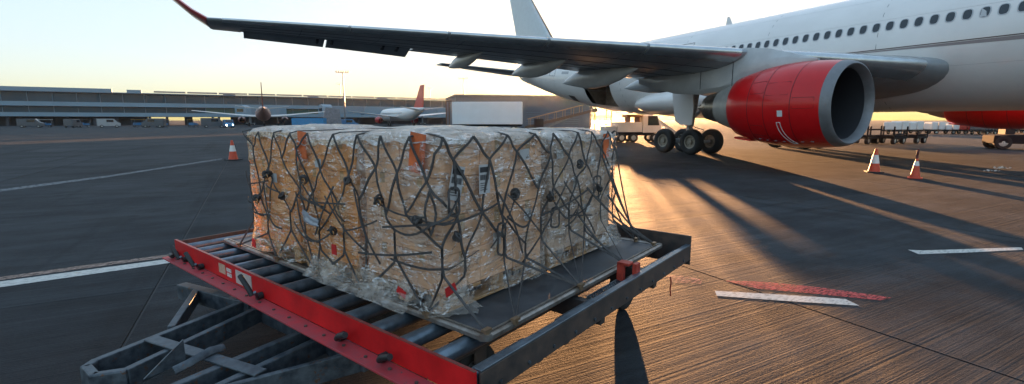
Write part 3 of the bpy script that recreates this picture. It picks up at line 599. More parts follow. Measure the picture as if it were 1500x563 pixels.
# ---------------------------------------------------------------- film-wrapped loads of cartons on wooden skids
def film_mat(name, milk0, milk1, tint, dcol=(.86, .80, .74), crease=.62):
    m = bpy.data.materials.new(name); m.use_nodes = True; n = m.node_tree; L = n.links.new; n.nodes.remove(n.nodes['Principled BSDF'])
    tc = n.nodes.new('ShaderNodeTexCoord')
    def nz(sc_, scale, det, dist=0.0):
        mp = n.nodes.new('ShaderNodeMapping'); mp.inputs['Scale'].default_value = sc_; L(tc.outputs['Object'], mp.inputs[0])
        t = n.nodes.new('ShaderNodeTexNoise'); t.inputs['Scale'].default_value = scale; t.inputs['Detail'].default_value = det; t.inputs['Distortion'].default_value = dist; L(mp.outputs[0], t.inputs['Vector']); return t.outputs[0]
    n1 = nz((1, 1, 2.2), 2.6, 4, 1.5); n2 = nz((1.0, 1.0, 7), 4, 3, .8); n3 = nz((1, 1, 1.3), 4.5, 5, 1.6)
    ad = n.nodes.new('ShaderNodeMath'); ad.operation = 'ADD'; L(n1, ad.inputs[0]); L(n3, ad.inputs[1])
    a2 = n.nodes.new('ShaderNodeMath'); a2.operation = 'MULTIPLY_ADD'; a2.inputs[1].default_value = .5; L(n2, a2.inputs[0]); L(ad.outputs[0], a2.inputs[2])
    bp = n.nodes.new('ShaderNodeBump'); bp.inputs['Strength'].default_value = 1.0; bp.inputs['Distance'].default_value = .075; L(a2.outputs[0], bp.inputs['Height'])
    tr = n.nodes.new('ShaderNodeBsdfTransparent'); tr.inputs[0].default_value = (*tint, 1)
    df = n.nodes.new('ShaderNodeBsdfDiffuse'); df.inputs[0].default_value = (*dcol, 1); L(bp.outputs[0], df.inputs['Normal'])
    tl = n.nodes.new('ShaderNodeBsdfTranslucent'); tl.inputs[0].default_value = (.75, .7, .62, 1); mt = n.nodes.new('ShaderNodeMixShader'); mt.inputs[0].default_value = .4; L(df.outputs[0], mt.inputs[1]); L(tl.outputs[0], mt.inputs[2])
    rp = n.nodes.new('ShaderNodeMapRange'); rp.inputs[1].default_value = .42; rp.inputs[2].default_value = .70; rp.inputs[3].default_value = milk0; rp.inputs[4].default_value = milk1; L(n3, rp.inputs[0])
    m1 = n.nodes.new('ShaderNodeMixShader'); L(rp.outputs[0], m1.inputs[0]); L(tr.outputs[0], m1.inputs[1]); L(mt.outputs[0], m1.inputs[2])
    gl = n.nodes.new('ShaderNodeBsdfGlossy'); gl.inputs['Roughness'].default_value = .07; L(bp.outputs[0], gl.inputs['Normal'])
    # creases in the plastic catch the sky: thin bright streaks where the crumple noise crosses its mean
    n4 = nz((1, 1, 2.0), 3.4, 3, 2.2); sb = n.nodes.new('ShaderNodeMath'); sb.operation = 'SUBTRACT'; sb.inputs[1].default_value = .5; L(n4, sb.inputs[0])
    ab = n.nodes.new('ShaderNodeMath'); ab.operation = 'ABSOLUTE'; L(sb.outputs[0], ab.inputs[0])
    cr = n.nodes.new('ShaderNodeMapRange'); cr.inputs[1].default_value = 0.0; cr.inputs[2].default_value = .04; cr.inputs[3].default_value = crease; cr.inputs[4].default_value = .07; L(ab.outputs[0], cr.inputs[0])
    m2 = n.nodes.new('ShaderNodeMixShader'); L(cr.outputs[0], m2.inputs[0]); L(m1.outputs[0], m2.inputs[1]); L(gl.outputs[0], m2.inputs[2])
    L(m2.outputs[0], n.nodes['Material Output'].inputs[0]); return m
FILM = film_mat('stretch_film', .05, .58, (1, .98, .95)); FILM_WARMLIT = film_mat('warm_lit_stretch_film', .06, .60, (1, .92, .78), (.95, .70, .46)); SHEET = film_mat('white_top_film', .55, .95, (.95, .97, 1)); SKIRT = film_mat('loose_film', .12, .5, (1, .97, .93), (.86, .76, .66), .3)  # second film's amber tint paints warm light onto the left-face loads
CARDS = [mat('carton_board_' + nm, c_, .75, var=.10, vscale=5, objvar=.14, bump=.1, bscale=40, bdist=.004) for nm, c_ in (('kraft_warm_lit', (.90, .44, .20)), ('brown', (.80, .46, .27)), ('taupe', (.60, .43, .33)))]  # warm light painted in: left cartons more orange, right-hand ones greyer
TAPE = mat('carton_tape', (.52, .36, .2), .25, var=.1)
WOOD = mat('skid_wood', (.42, .24, .11), .7, var=.3, vscale=4, stretch=(2, 14, 14), bump=.3, bscale=10)
PAPER = mat('label_paper', (.44, .43, .43), .6, var=.05); INK = mat('label_ink', (.03, .03, .035), .6)
ORANGE = mat('orange_sheet', (.72, .15, .04), .6, var=.3, vscale=9)
def carton_mesh(dx, dy, dz, CARD):
    q = MB(); g_ = .003
    q.mi = 0; q.bx(-dx / 2 + g_, dx / 2 - g_, -dy / 2 + g_, dy / 2 - g_, g_ * .3, dz - g_)
    q.mi = 1
    q.bx(-.025, .025, -dy / 2 + .0022, dy / 2 - .0022, dz * .55, dz - .0022); q.bx(-dx / 2 + .0022, dx / 2 - .0022, -.022, .022, dz * .72, dz - .002)
    me_o = q.build('carton', [CARD, TAPE]); me = me_o.data; bpy.data.objects.remove(me_o); return me
def label(par, p, u, v, wd, ht, bars=True, name='label', m=None):
    # p centre, u/v unit vectors across/up, facing outwards
    p, u, v = Vector(p), Vector(u), Vector(v); nrm = u.cross(v); q = MB(); q.mi = 0
    def quad(x0, x1, y0, y1, o): q.add([p + u * x + v * y + nrm * o for x, y in ((x0, y0), (x1, y0), (x1, y1), (x0, y1))], [(0, 1, 2, 3)])
    quad(-wd / 2, wd / 2, -ht / 2, ht / 2, 0)
    if bars:
        q.mi = 1; quad(-wd * .42, wd * .42, ht * .24, ht * .42, .0015)
        x = -wd * .4
        while x < wd * .38:
            t = random.uniform(.02, .055) * wd; quad(x, x + t, -ht * .02, ht * .16, .0015); x += t + random.uniform(.02, .04) * wd
        for k in range(4): quad(-wd * .4, wd * random.uniform(0, .35), -ht * (.12 + .075 * k) - ht * .022, -ht * (.12 + .075 * k), .0015)
    return q.build(name, [m or PAPER, INK], par, fix=False)
cm = None; LZ = PZ + .036
loads = []; NZV = Vector
aw = [(.05, 1.02), (1.085, 2.06)]; bw = [(.36, 1.08), (1.145, 1.845), (1.91, 2.62)]
where = {(0, 0): 'at the near corner of the pallet', (0, 1): 'in the middle of the long side above the red rail', (0, 2): 'at the left end above the red rail', (1, 0): 'at the right end facing the aircraft', (1, 1): 'in the middle of the rear row', (1, 2): 'in the rear row behind the left end load'}
for ia, (a0, a1) in enumerate(aw):
    for ib, (b0, b1) in enumerate(bw):
        ca, cb = (a0 + a1) / 2, (b0 + b1) / 2; wa, wb = a1 - a0, b1 - b0
        base = Vector((CX, CY, 0)) + Matrix.Rotation(PHI, 3, 'Z') @ Vector((ca, cb, LZ + GZ))
        ld = empty('wrapped_carton_load', base, PHI, 'film-wrapped stack of brown cartons ' + where[(ia, ib)], 'cargo', 'wrapped carton loads on the pallet')
        rnd = random.Random(ia * 7 + ib)
        H0, HT = .115, .965 + rnd.uniform(-.022, .022)
        for k in range(5): q = MB(); x = -wa / 2 + .06 + k * (wa - .12) / 4; q.bx(x - .048, x + .048, -wb / 2 + .01, wb / 2 - .01, .092, .112); q.build('skid_board', WOOD, ld)
        for y in (-wb / 2 + .06, 0, wb / 2 - .06):
            q = MB(); q.bx(-wa / 2 + .012, wa / 2 - .012, y - .045, y + .045, 0, .018)
            for x in (-wa / 2 + .07, 0, wa / 2 - .07): q.bx(x - .06, x + .06, y - .044, y + .044, .0185, .0915)
            q.build('skid_runner', WOOD, ld)
        nx, ny, nzz = 3, 2, 4; dx, dy, dz = (wa - .03) / nx, (wb - .03) / ny, (HT - H0) / nzz
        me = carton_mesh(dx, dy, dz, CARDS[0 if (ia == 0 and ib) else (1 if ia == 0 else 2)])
        for i in range(nx):
            for j in range(ny):
                for k in range(nzz):
                    o = bpy.data.objects.new('carton', me); col.objects.link(o); o.parent = ld
                    o.location = (-wa / 2 + .015 + (i + .5) * dx + rnd.uniform(-.004, .004), -wb / 2 + .015 + (j + .5) * dy + rnd.uniform(-.004, .004), H0 + k * dz); o.rotation_euler = (0, 0, rnd.uniform(-.012, .012))
        # the wrap: a crumpled skin round the stack that flares where it is loose at the foot
        q = MB(); per = []; N = 30; cr = .03
        def side_pts(n_):
            out = []
            for s_ in range(4):
                for k in range(n_):
                    t = k / n_
                    if s_ == 0: out.append((-wa / 2 + wa * t, -wb / 2, 0, -1))
                    if s_ == 1: out.append((wa / 2, -wb / 2 + wb * t, 1, 0))
                    if s_ == 2: out.append((wa / 2 - wa * t, wb / 2, 0, 1))
                    if s_ == 3: out.append((-wa / 2, wb / 2 - wb * t, -1, 0))
            return out
        pp = side_pts(34); rows = []
        for r_ in range(27):
            t = r_ / 26; z = .03 + t * (HT - .03); row = []
            for x, y, ox, oy in pp:
                P_ = Vector((x * 3.1 + ca * 9, y * 3.1 + cb * 9, z * 4.5)); d_ = .012 + .022 * noise.noise(P_) + .014 * noise.noise(P_ * 3.3) + .007 * noise.noise(P_ * 8)
                mag = max(d_, .002) + .022 * math.sin(math.pi * min(1, t * 1.1)) * max(0, .4 + noise.noise(Vector((x * 2 + ca * 4, y * 2 + cb * 4, z * 2.5))))
                outer = (ox < 0 and ia == 0) or (oy < 0 and ib == 0) or (ox > 0 and ia == 1) or (oy > 0 and ib == 2)
                if outer and t < .2: mag += (.2 - t) * (.22 + .35 * noise.noise(Vector((x * 4 + ca * 5, y * 4 + cb * 5, 1.7)))) * 1.0
                cxn = 1 if abs(abs(x) - wa / 2) < 1e-6 and abs(abs(y) - wb / 2) < 1e-6 else 0
                nx_, ny_ = (math.copysign(.7, x), math.copysign(.7, y)) if cxn else (ox, oy)
                row.append((x + nx_ * mag, y + ny_ * mag, z))
            rows.append(row)
        q.rings(rows, cap0=False, cap1=False); q.build('film_wrap', FILM_WARMLIT if (ia == 0 and ib) else FILM, ld, smooth=180, fix=True)
        # crumpled white sheet over the top
        q = MB(); gx, gy = 24, 20; rows = []
        for i in range(gx + 1):
            row = []
            for j in range(gy + 1):
                u, v = i / gx * 2 - 1, j / gy * 2 - 1; x, y = u * (wa / 2 + .018), v * (wb / 2 + .018)
                e = max(abs(u), abs(v)); P_ = Vector((x * 4 + ca * 3, y * 4 + cb * 3, 4.4))
                z = HT + .014 + .012 * noise.noise(P_) + .006 * noise.noise(P_ * 3) + .045 * (1 - e ** 2.2)
                if e > .9: z -= (e - .9) / .1 * (.05 + .035 * noise.noise(P_ * 2.2))
                row.append((x, y, z))
            rows.append(row)
        q.rings(rows, close=False, cap0=False, cap1=False); q.build('top_film', SHEET, ld, smooth=180)
        loads.append((ld, ca, cb, HT, wa, wb))
def on_load(idx, face, s, z):          # point on the left (a) or right (b) face in pallet coordinates -> load coordinates
    ld, ca, cb, HT, wa, wb = loads[idx]
    return (Vector((.05 - .007 - ca, s - cb, z - LZ)) if face == 'a' else Vector((s - ca, .36 - .007 - cb, z - LZ)))
UA, UB, V = Vector((0, -1, 0)), Vector((1, 0, 0)), Vector((0, 0, 1))
def rotv(u, v, dg): c, s = math.cos(R(dg)), math.sin(R(dg)); return u * c + v * s, v * c - u * s
for s, z, wd, ht, dg in ((.14, 1.40, .10, .19, -14), (.37, 1.40, .095, .17, 0), (.82, 1.12, .07, .08, 0), (.78, 1.52, .1, .07, 3), (.93, 1.33, .06, .08, 0), (.5, 1.02, .07, .08, 0)):
    u, v = rotv(UB, V, dg); label(loads[0][0], on_load(0, 'b', s, z) + Vector((0, -.004 if ht < .12 else -.022, 0)), u, v, wd, ht, bars=ht > .12)
for s, z, wd, ht in ((1.2, 1.5, .09, .07), (1.42, 1.28, .07, .09), (1.68, 1.42, .07, .07), (1.6, 1.05, .09, .07)): label(loads[3][0], on_load(3, 'b', s, z) + Vector((0, -.004, 0)), UB, V, wd, ht, bars=False)
for i_, f_, s, z, wd, ht, dg in ((1, 'a', 1.76, 1.565, .12, .19, -4), (1, 'a', 1.84, 1.50, .05, .10, 10), (0, 'a', .53, 1.56, .13, .22, -8), (3, 'b', 1.90, 1.53, .10, .2, 4)):
    u, v = rotv(UA if f_ == 'a' else UB, V, dg); label(loads[i_][0], on_load(i_, f_, s, z) + (Vector((-.003, 0, 0)) if f_ == 'a' else Vector((0, -.003, 0))), u, v, wd, ht, False, 'orange_sheet', ORANGE)
for s, z, wd, ht, i_ in ((2.2, 1.3, .09, .07, 2), (1.55, 1.45, .08, .06, 1)): label(loads[i_][0], on_load(i_, 'a', s, z) + Vector((-.01, 0, 0)), UA, V, wd, ht, bars=False)

# ---------------------------------------------------------------- cargo net
net = empty('cargo_net', (CX, CY, GZ), PHI, 'dark webbing cargo net stretched over the cartons and hooked to the pallet', 'net')
WEB = mat('net_webbing', (.04, .038, .04), .75, c2=(.085, .075, .07), vscale=30, bump=.25, bscale=160, bdist=.002)
ZT = LZ + .985
rn = random.Random(21)
SL = 2.30                                   # length of the left face from its far end to the near corner
def face(s, z, off=.03):                    # s runs along the left face, round the near corner, along the right face
    bulge = .0
    if s < SL: return Vector((.05 - off, 2.66 - s, z))
    if s < SL + 2.08: return Vector((.01 + (s - SL), .36 - off, z))
    return Vector((2.09 + off, .36 + (s - SL - 2.08), z))
def fn(s): return Vector((-1, 0, 0)) if s < SL else (Vector((0, -1, 0)) if s < SL + 2.08 else Vector((1, 0, 0)))
def strap(pts, nrm, r_=.0145, name='strap'):
    q = MB(); q.tube(pts, r_, 4, flat=.34, nrm=nrm); return q.build(name, WEB, net)
def run(s0, z0, s1, z1, sag=0.0, off0=.03, off1=.03):
    n_ = 7; pts = []; w1, w2 = rn.uniform(-.005, .005), rn.uniform(-.4, .4)
    for k in range(n_):
        t = k / (n_ - 1); s, z = s0 + (s1 - s0) * t + w1 * math.sin(math.pi * t), z0 + (z1 - z0) * t - sag * math.sin(math.pi * t)
        pts.append(face(s, z, off0 + (off1 - off0) * t + .006 * math.sin(math.pi * t * 2 + w2)))
    return strap(pts, fn((s0 + s1) / 2), rn.uniform(.0085, .0115))
PITCH_S = .262; ncol = 19
row_z = [ZT, 1.465, 1.24, 1.02]; nodes = []
for r_, z in enumerate(row_z):
    nodes.append([(max(.0, (c + (.5 if r_ % 2 else 0)) * PITCH_S + (rn.uniform(-.085, .085) if r_ else rn.uniform(-.05, .05))), z + (rn.uniform(-.085, .085) if r_ else 0)) for c in range(ncol)])
SMAX = SL + 2.08 + .9
for r_ in range(3):
    for c in range(ncol):
        for dc in ((0, -1) if r_ % 2 == 0 else (0, 1)):
            if 0 <= c + dc < ncol:
                (s0, z0), (s1, z1) = nodes[r_][c], nodes[r_ + 1][c + dc]
                if max(s0, s1) > SMAX or (r_ and rn.random() < .12): continue
                run(s0, z0, s1, z1, sag=rn.choice((0, 0, 0, .008)))
# down to the pallet rim
anch = []
for k, (s, p) in enumerate([(.10, (.0, 2.86)), (.52, (-.0, 2.18)), (1.08, (-.0, 1.60)), (1.62, (-.0, 1.05)), (2.10, (-.0, .44)), (SL + .10, (.04, .03)), (SL + .42, (.24, -.0)), (SL + .95, (.93, -.0)), (SL + 1.55, (1.58, -.0)), (SL + 2.05, (2.26, .05)), (SL + 2.1, (2.31, .24)), (SL + 2.45, (2.34, .75))]):
    anch.append(Vector((p[0], p[1], PZ + .040)))
def nearest(p, n_): return sorted(range(len(anch)), key=lambda i: (anch[i] - p).length)[:n_]
for c in range(ncol):
    s, z = nodes[3][c]
    if s > SMAX: continue
    P0 = face(s, z, .034)
    for i in nearest(P0, 2 if c % 3 else 1):
        a_ = anch[i]; pts = []
        sagv = rn.choice((0, .0, .02, .05))
        for k in range(9):
            t = k / 8; p = P0.lerp(a_, t); f_ = face(s, p.z, .034); 
            # hug the load half way, then swing out to the rim
            blend = max(0, (t - .35) / .65); p = Vector((f_.x + (a_.x - f_.x) * blend, f_.y + (a_.y - f_.y) * blend, p.z - sagv * math.sin(math.pi * t) * .5)) if (P0 - a_).length < 1.1 else p
            pts.append(p)
        strap(pts, fn(s), .0105)
for p in anch:
    q = MB(); q.cyl(p + Vector((0, 0, -.02)), p + Vector((0, 0, .015)), .016, n=10); q.box(p + Vector((0, 0, .012)), (.05, .03, .014)); q.build('tie_down_fitting', mat('fitting_brass', (.32, .22, .14), .4, .7), net)
# straps drawn out to the far corner of the pallet
for s, z, tgt in ((SL + 1.78, 1.46, (2.30, .20)), (SL + 1.95, 1.30, (2.30, .20)), (SL + 1.90, 1.12, (2.27, .06)), (SL + 2.0, 1.55, (2.31, .26)), (SL + 1.55, 1.22, (2.27, .06)), (SL + 2.04, 1.02, (2.31, .26)), (SL + 1.4, 1.05, (1.58, .0))):
    p0, p1 = face(s, z, .03), Vector((tgt[0], tgt[1], PZ + .05)); strap([p0.lerp(p1, t) + Vector((0, 0, -.05 * math.sin(math.pi * t))) for t in [k / 8 for k in range(9)]], fn(s), .0115)
# slack tails, loops and gathered bundles in the lower half
for k in range(34):
    s0 = rn.uniform(.08, SL + 2.02); z0 = rn.uniform(.92, 1.34); ds = rn.choice((-1, 1)) * rn.uniform(.15, .7); s1 = min(max(.05, s0 + ds), SL + 2.05); z1 = rn.uniform(.80, 1.26)
    sag = rn.choice((0.0, .01, .02, .10)); pts = []; ph = rn.uniform(0, 6)
    for j in range(11):
        t = j / 10; pts.append(face(s0 + (s1 - s0) * t + .012 * math.sin(ph + 4 * t), max(PZ + .06, z0 + (z1 - z0) * t - sag * math.sin(math.pi * t)), .04 + .025 * math.sin(math.pi * t)))
    strap(pts, fn((s0 + s1) / 2), rn.uniform(.007, .010), 'slack_strap')
for k in range(5):                          # hanging closed loops
    s0 = rn.uniform(.2, SL + 1.9); z0 = rn.uniform(1.05, 1.4); wd, ln = rn.uniform(.03, .07), rn.uniform(.14, .3); pts = []
    for j in range(17):
        t = 2 * math.pi * j / 16; pts.append(face(s0 + wd * math.sin(t), z0 - ln * (1 - math.cos(t)) / 2, .045 + .01 * math.sin(3 * t)))
    strap(pts, fn(s0), .010, 'strap_loop')
for s, z in ((.42, 1.33), (.62, 1.18), (.97, 1.34), (1.30, 1.02), (1.50, 1.36), (1.82, 1.28), (2.16, 1.20), (SL + .12, 1.10), (SL + .62, 1.28), (SL + 1.02, 1.22), (SL + 1.40, 1.42), (SL + 1.72, 1.2), (.22, 1.12)):
    q = MB()
    for j in range(5):
        c0 = face(s + rn.uniform(-.012, .012), z + rn.uniform(-.014, .014), .05 + rn.uniform(-.008, .008)); ax = Vector((rn.uniform(-1, 1), rn.uniform(-1, 1), rn.uniform(-1, 1))).normalized(); e1 = ax.orthogonal().normalized(); e2 = ax.cross(e1); rr = rn.uniform(.012, .026)
        q.tube([c0 + (e1 * math.cos(t) + e2 * math.sin(t)) * rr for t in [2 * math.pi * i / 12 for i in range(13)]], .0075, 5)
    q.build('knot', WEB, net)
    if rn.random() < .6:
        c0 = face(s + .02, z - .02, .065); n0 = fn(s); e1 = V.cross(n0); q = MB(); q.tube([c0 + (e1 * math.cos(t) + V * math.sin(t)) * .020 for t in [2 * math.pi * i / 14 for i in range(15)]], .004, 6); q.build('net_ring', mat('ring_brass', (.40, .22, .10), .35, .8), net, smooth=60)
for s, z, wd, ht, dg in ((1.33, .89, .028, .07, 0), (2.02, .755, .04, .04, 20), (2.34, .83, .04, .05, -15), (.12, .74, .03, .07, 5)):
    c0 = face(s, z, .06); n0 = fn(s); u = V.cross(n0) * -1; u, v = rotv(u, V, dg); q = MB(); q.add([c0 + u * x + v * y + n0 * o for o in (0, .006) for x, y in ((-wd, -ht / 2), (wd, -ht / 2), (wd * .9, ht / 2), (-wd * .9, ht / 2))], [(0, 1, 2, 3), (4, 5, 6, 7), (0, 1, 5, 4), (1, 2, 6, 5), (2, 3, 7, 6), (3, 0, 4, 7)]); q.build('warning_tag', mat('tag_red', (.55, .02, .02), .45, var=.15), net)
# straps crossing the top of the loads
for c in range(ncol):
    s, _ = nodes[0][c]
    if s > SL + 2.06 or c % 3 == 1: continue
    p = face(s, ZT, .03); inn = -fn(s)
    for dv in ((-1,) if c % 2 else (1,)):
        t_ = V.cross(inn) * (dv * PITCH_S * .55); pts = [p, p + inn * .05 + Vector((0, 0, .012)), p + inn * .35 + t_ + Vector((0, 0, .022)), p + inn * .8 + t_ * 1.9 + Vector((0, 0, .024))]
        strap(pts, V)
# loose grey flap of film and thrown-out film at the foot, part of the near load
q = MB(); rows = []
ld0 = loads[1]
for i in range(13):
    row = []
    for j in range(9):
        u, v = i / 12, j / 8; x = .02 - v * .10 - .02 * noise.noise(Vector((u * 6, v * 3, 0))); y = .55 + u * 1.1; z = PZ + .16 - v * .13 + .03 * noise.noise(Vector((u * 7, v * 5, 3.1)))
        row.append((x - ld0[1], y - ld0[2] , max(z, PZ + .038) - LZ))
    rows.append(row)
q.rings(rows, close=False, cap0=False, cap1=False); q.build('loose_film', SKIRT, ld0[0], smooth=180)
ld0 = loads[0]; q = MB(); rows = []
for i in range(15):
    row = []; an = R(180 + 110 * i / 14)
    for j in range(9):
        v = j / 8; rad = .06 + v * .17 + .05 * v * noise.noise(Vector((i * .5, v * 2, 7))); z = PZ + .20 * (1 - v) ** 1.4 + .045 + .03 * noise.noise(Vector((i * .6, v * 4, 2.2))) * (1 - .5 * v)
        row.append((.20 + rad * math.cos(an) - ld0[1], .50 + rad * 1.1 * math.sin(an) - ld0[2], max(z, PZ + .039) - LZ))
    rows.append(row)
q.rings(rows, close=False, cap0=False, cap1=False); q.build('loose_film', SKIRT, ld0[0], smooth=180)
c0 = Vector((.02, 1.63, 1.09)); q = MB(); ld1 = loads[1]; rows = []
for i in range(9):
    rows.append([(c0.x - .02 - .03 * math.sin(3 * i / 8) - .02 * noise.noise(Vector((i * .4, j * .5, 0))) - ld1[1], c0.y + .10 - .22 * i / 8 - ld1[2], c0.z + (.05 - .10 * j / 6) * (1.0 - .5 * i / 8) - .05 * i / 8 - LZ) for j in range(7)])
q.rings(rows, close=False, cap0=False, cap1=False); q.build('document_pouch', mat('pouch_grey', (.34, .36, .4), .3, var=.2, vscale=14), ld1[0], smooth=60)

# ---------------------------------------------------------------- traffic cones
CORANGE = mat('cone_orange', (.62, .07, .025), .5, var=.12, vscale=9); CWHITE = mat('cone_band', (.78, .76, .72), .4); CBASE = mat('cone_base', (.03, .028, .028), .7)
def cone(p, h, lab, band, extra=False):
    c = empty('traffic_cone', (p.x, p.y, GZ if p.y < 40 else 0), random.uniform(0, 1.5), lab, 'traffic cone', 'traffic cones on the apron')
    q = MB(); s_ = h * .30; q.bx(-s_, s_, -s_, s_, 0, h * .045); q.build('base', CBASE if not extra else CORANGE, c, bevel=.008)
    rz = lambda z: h * (.22 - .17 * z)
    def ring(z0, z1, m, nm, o=0.0): q = MB(); q.lathe([(h * (.045 + .955 * z), rz(z) + o) for z in (z0, (z0 + z1) / 2, z1)], n=28); return q.build(nm, m, c, smooth=50)
    ring(0, band[0], CORANGE, 'cone_body'); ring(band[0], band[1], CWHITE, 'white_band', .003); ring(band[1], 1.0, CORANGE, 'cone_top')
    q = MB(); q.lathe([(h, rz(1)), (h * 1.01, rz(1) * .6)], n=20); q.build('cone_rim', CORANGE, c)
    if extra:
        q = MB(); q.tube([(0, 0, h * .9), (.02, .01, h * 1.12), (-.02, 0, h * 1.3), (.01, 0, h * 1.42)], .035, 8); q.box((.04, 0, h * 1.1), (.12, .05, .1)); q.box((-.01, 0, h * 1.4), (.08, .06, .09)); q.build('marker_lamp', mat('lamp_dark_red', (.12, .03, .03), .4), c)
    return c
cone(G(1280, 253), .78, 'orange and white traffic cone in front of the engine intake', (.36, .74))
cone(G(1340, 262), .60, 'orange traffic cone with a dark marker lamp on its tip', (.62, .86), True)
cone(G(342, 235), .86, 'distant orange and white traffic cone left of the netted cargo', (.42, .74))

# ---------------------------------------------------------------- generic small wheel for vehicles
def vwheel(par, x, y, r_, wd=.22):
    q = MB(); q.lathe([(-wd / 2, r_ * .55), (-wd / 2, r_ * .9), (-wd * .35, r_), (wd * .35, r_), (wd / 2, r_ * .9), (wd / 2, r_ * .55)], (x, y, r_), (0, 1, 0), 20); t = q.build('wheel', RUBBER, par, smooth=40)
    q = MB(); q.lathe([(-wd * .45, .01), (-wd * .4, r_ * .56), (wd * .4, r_ * .56), (wd * .45, .01)], (x, y, r_), (0, 1, 0), 14); q.build('rim', ALU, t, smooth=40); return t
def paint(nm, c, r_=.35): return mat(nm, c, r_, var=.06, vscale=1.5, coat=.2)
VW = paint('vehicle_white', (.66, .66, .65)); VB = paint('vehicle_blue', (.03, .16, .34)); VG = paint('vehicle_grey', (.08, .09, .105)); VY = paint('vehicle_yellow', (.55, .30, .04)); VRED = paint('vehicle_red', (.4, .03, .03)); VD = mat('vehicle_dark', (.02, .02, .023), .85, spec=.15)
LAMP = emis('headlight', (1, .86, .62), 14.0)
def van(p, rz, ln, ht, m, lab, cat='van', lit=False, grp='vehicles parked under the terminal'):
    v = empty('van', (p.x, p.y, 0), rz, lab, cat, grp); w_ = ht * .46
    pf = [(-ln / 2, .35), (-ln / 2, ht), (ln * .22, ht), (ln * .36, ht * .62), (ln / 2, ht * .5), (ln / 2, .35)]
    q = MB(); q.prism(pf, -w_, w_, Matrix(((1, 0, 0, 0), (0, 0, 1, 0), (0, 1, 0, 0), (0, 0, 0, 1)))); q.build('body', m, v, bevel=.06)
    q = MB(); q.add([(ln * .235, -w_ * .85, ht * .95), (ln * .235, w_ * .85, ht * .95), (ln * .352, w_ * .88, ht * .66), (ln * .352, -w_ * .88, ht * .66)], [(0, 1, 2, 3)])
    for k in range(4): q.v[len(q.v) - 4 + k] = tuple(Vector(q.v[len(q.v) - 4 + k]) + Vector((.03, 0, .02)))
    q.build('windscreen', GLASS, v)
    for sg in (-1, 1):
        q = MB(); q.add([(-ln * .1, sg * (w_ + .012), ht * .62), (ln * .2, sg * (w_ + .012), ht * .62), (ln * .2, sg * (w_ + .012), ht * .9), (-ln * .1, sg * (w_ + .012), ht * .9)], [(0, 1, 2, 3)]); q.build('side_window', GLASS, v)
        for x in (-.32, .32): vwheel(v, ln * x, sg * (w_ - .1), .34)
        q = MB(); q.cyl((ln / 2, sg * w_ * .72, ht * .36), (ln / 2 + .03, sg * w_ * .72, ht * .36), .11, n=12); q.build('headlight', LAMP if lit else GLASS, v)
    return v
# direction of the terminal front
T0, T1 = Vector((-161, 150, 0)), Vector((-33, 231, 0)); TD = (T1 - T0).normalized(); TN = Vector((TD.y, -TD.x, 0)); TRZ = math.atan2(TD.y, TD.x)
vs = [(46, 178, 4.6, 2.1, VG, 'grey van parked at the far left under the terminal'), (108, 180, 4.4, 2.0, VG, 'dark van parked nose-on under the terminal'), (160, 179, 4.4, 2.1, paint('vehicle_silver', (.34, .35, .36)), 'silver van left of the sunlit gap under the terminal'), (226, 181, 4.6, 2.2, VG, 'grey van beside the sunlit gap'), (313, 183, 5.0, 2.3, VG, 'dark grey van left of the car with lit headlights')]
for i, (px, py, ln, ht, m, lab) in enumerate(vs):
    p = DY(px, 186.5, 118); van(Vector((p.x, p.y, 0)), TRZ + (0, 1.3, .2, 2.9, .1)[i], ln, ht, m, lab)
p = DY(335, 187, 112); van(Vector((p.x, p.y, 0)), math.atan2(-p.y, -p.x) + .12, 4.4, 1.9, VB, 'blue car driving towards us with its headlights lit', 'car', True)
p = DY(508, 187, 112); van(Vector((p.x, p.y, 0)), TRZ + .2, 5.0, 2.0, VB, 'blue car in front of the jet bridge leg', 'car')
def cart(p, rz, lab, hood, grp='baggage carts under the terminal'):
    c = empty('baggage_cart', (p.x, p.y, 0), rz, lab, 'cart', grp)
    q = MB(); q.bx(-1.5, 1.5, -.75, .75, .42, .55); q.build('bed', VG, c)
    q = MB()
    for x in (-1.45, 1.45):
        for y in (-.7, .7): q.bx(x - .03, x + .03, y - .03, y + .03, .55, 1.9)
    q.build('posts', STEEL, c)
    q = MB(); q.bx(-1.55, 1.55, -.8, .8, 1.9, 1.96); q.build('roof', hood, c)
    q = MB(); q.bx(-1.2, .2, -.6, .6, .556, 1.15); q.bx(.3, 1.2, -.55, .55, .556, .95); q.build('cargo_curtain', VB if hood != VB else VW, c)
    for x in (-1, 1):
        for y in (-.62, .62): vwheel(c, x, y, .21, .12)
for i, (px, hood, lab) in enumerate(((66, VW, 'open baggage cart with white roof at far left'), (122, VG, 'grey-roofed baggage cart beside the white van'), (205, VY, 'yellow-roofed baggage cart beside a terminal column'), (238, VRED, 'red-roofed baggage cart in the sunlit gap'), (284, VY, 'lone yellow-roofed cart between the columns'))):
    p = DY(px, 186, 124); cart(p, TRZ + .3 * i, lab, hood)

# ---------------------------------------------------------------- terminal building
term = empty('terminal_building', (T0.x, T0.y, 0), TRZ, 'long blue-grey airport terminal with glass bands and an open ground floor', 'building')
TW = mat('terminal_cladding', (.16, .23, .29), .5, var=.1, vscale=.05, stretch=(1, 1, 4)); TWL = mat('terminal_light_band', (.20, .29, .36), .5, var=.08, vscale=.08)
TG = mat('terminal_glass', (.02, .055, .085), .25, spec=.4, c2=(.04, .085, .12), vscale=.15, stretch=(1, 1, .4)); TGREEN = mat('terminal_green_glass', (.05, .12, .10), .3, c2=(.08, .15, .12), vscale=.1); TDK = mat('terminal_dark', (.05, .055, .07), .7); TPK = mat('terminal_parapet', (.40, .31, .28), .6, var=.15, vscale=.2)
TL = (T1 - T0).length
def tb(nm, x0, x1, y0, y1, z0, z1, m, bev=0): q = MB(); q.bx(x0, x1, y0, y1, z0, z1); return q.build(nm, m, term)
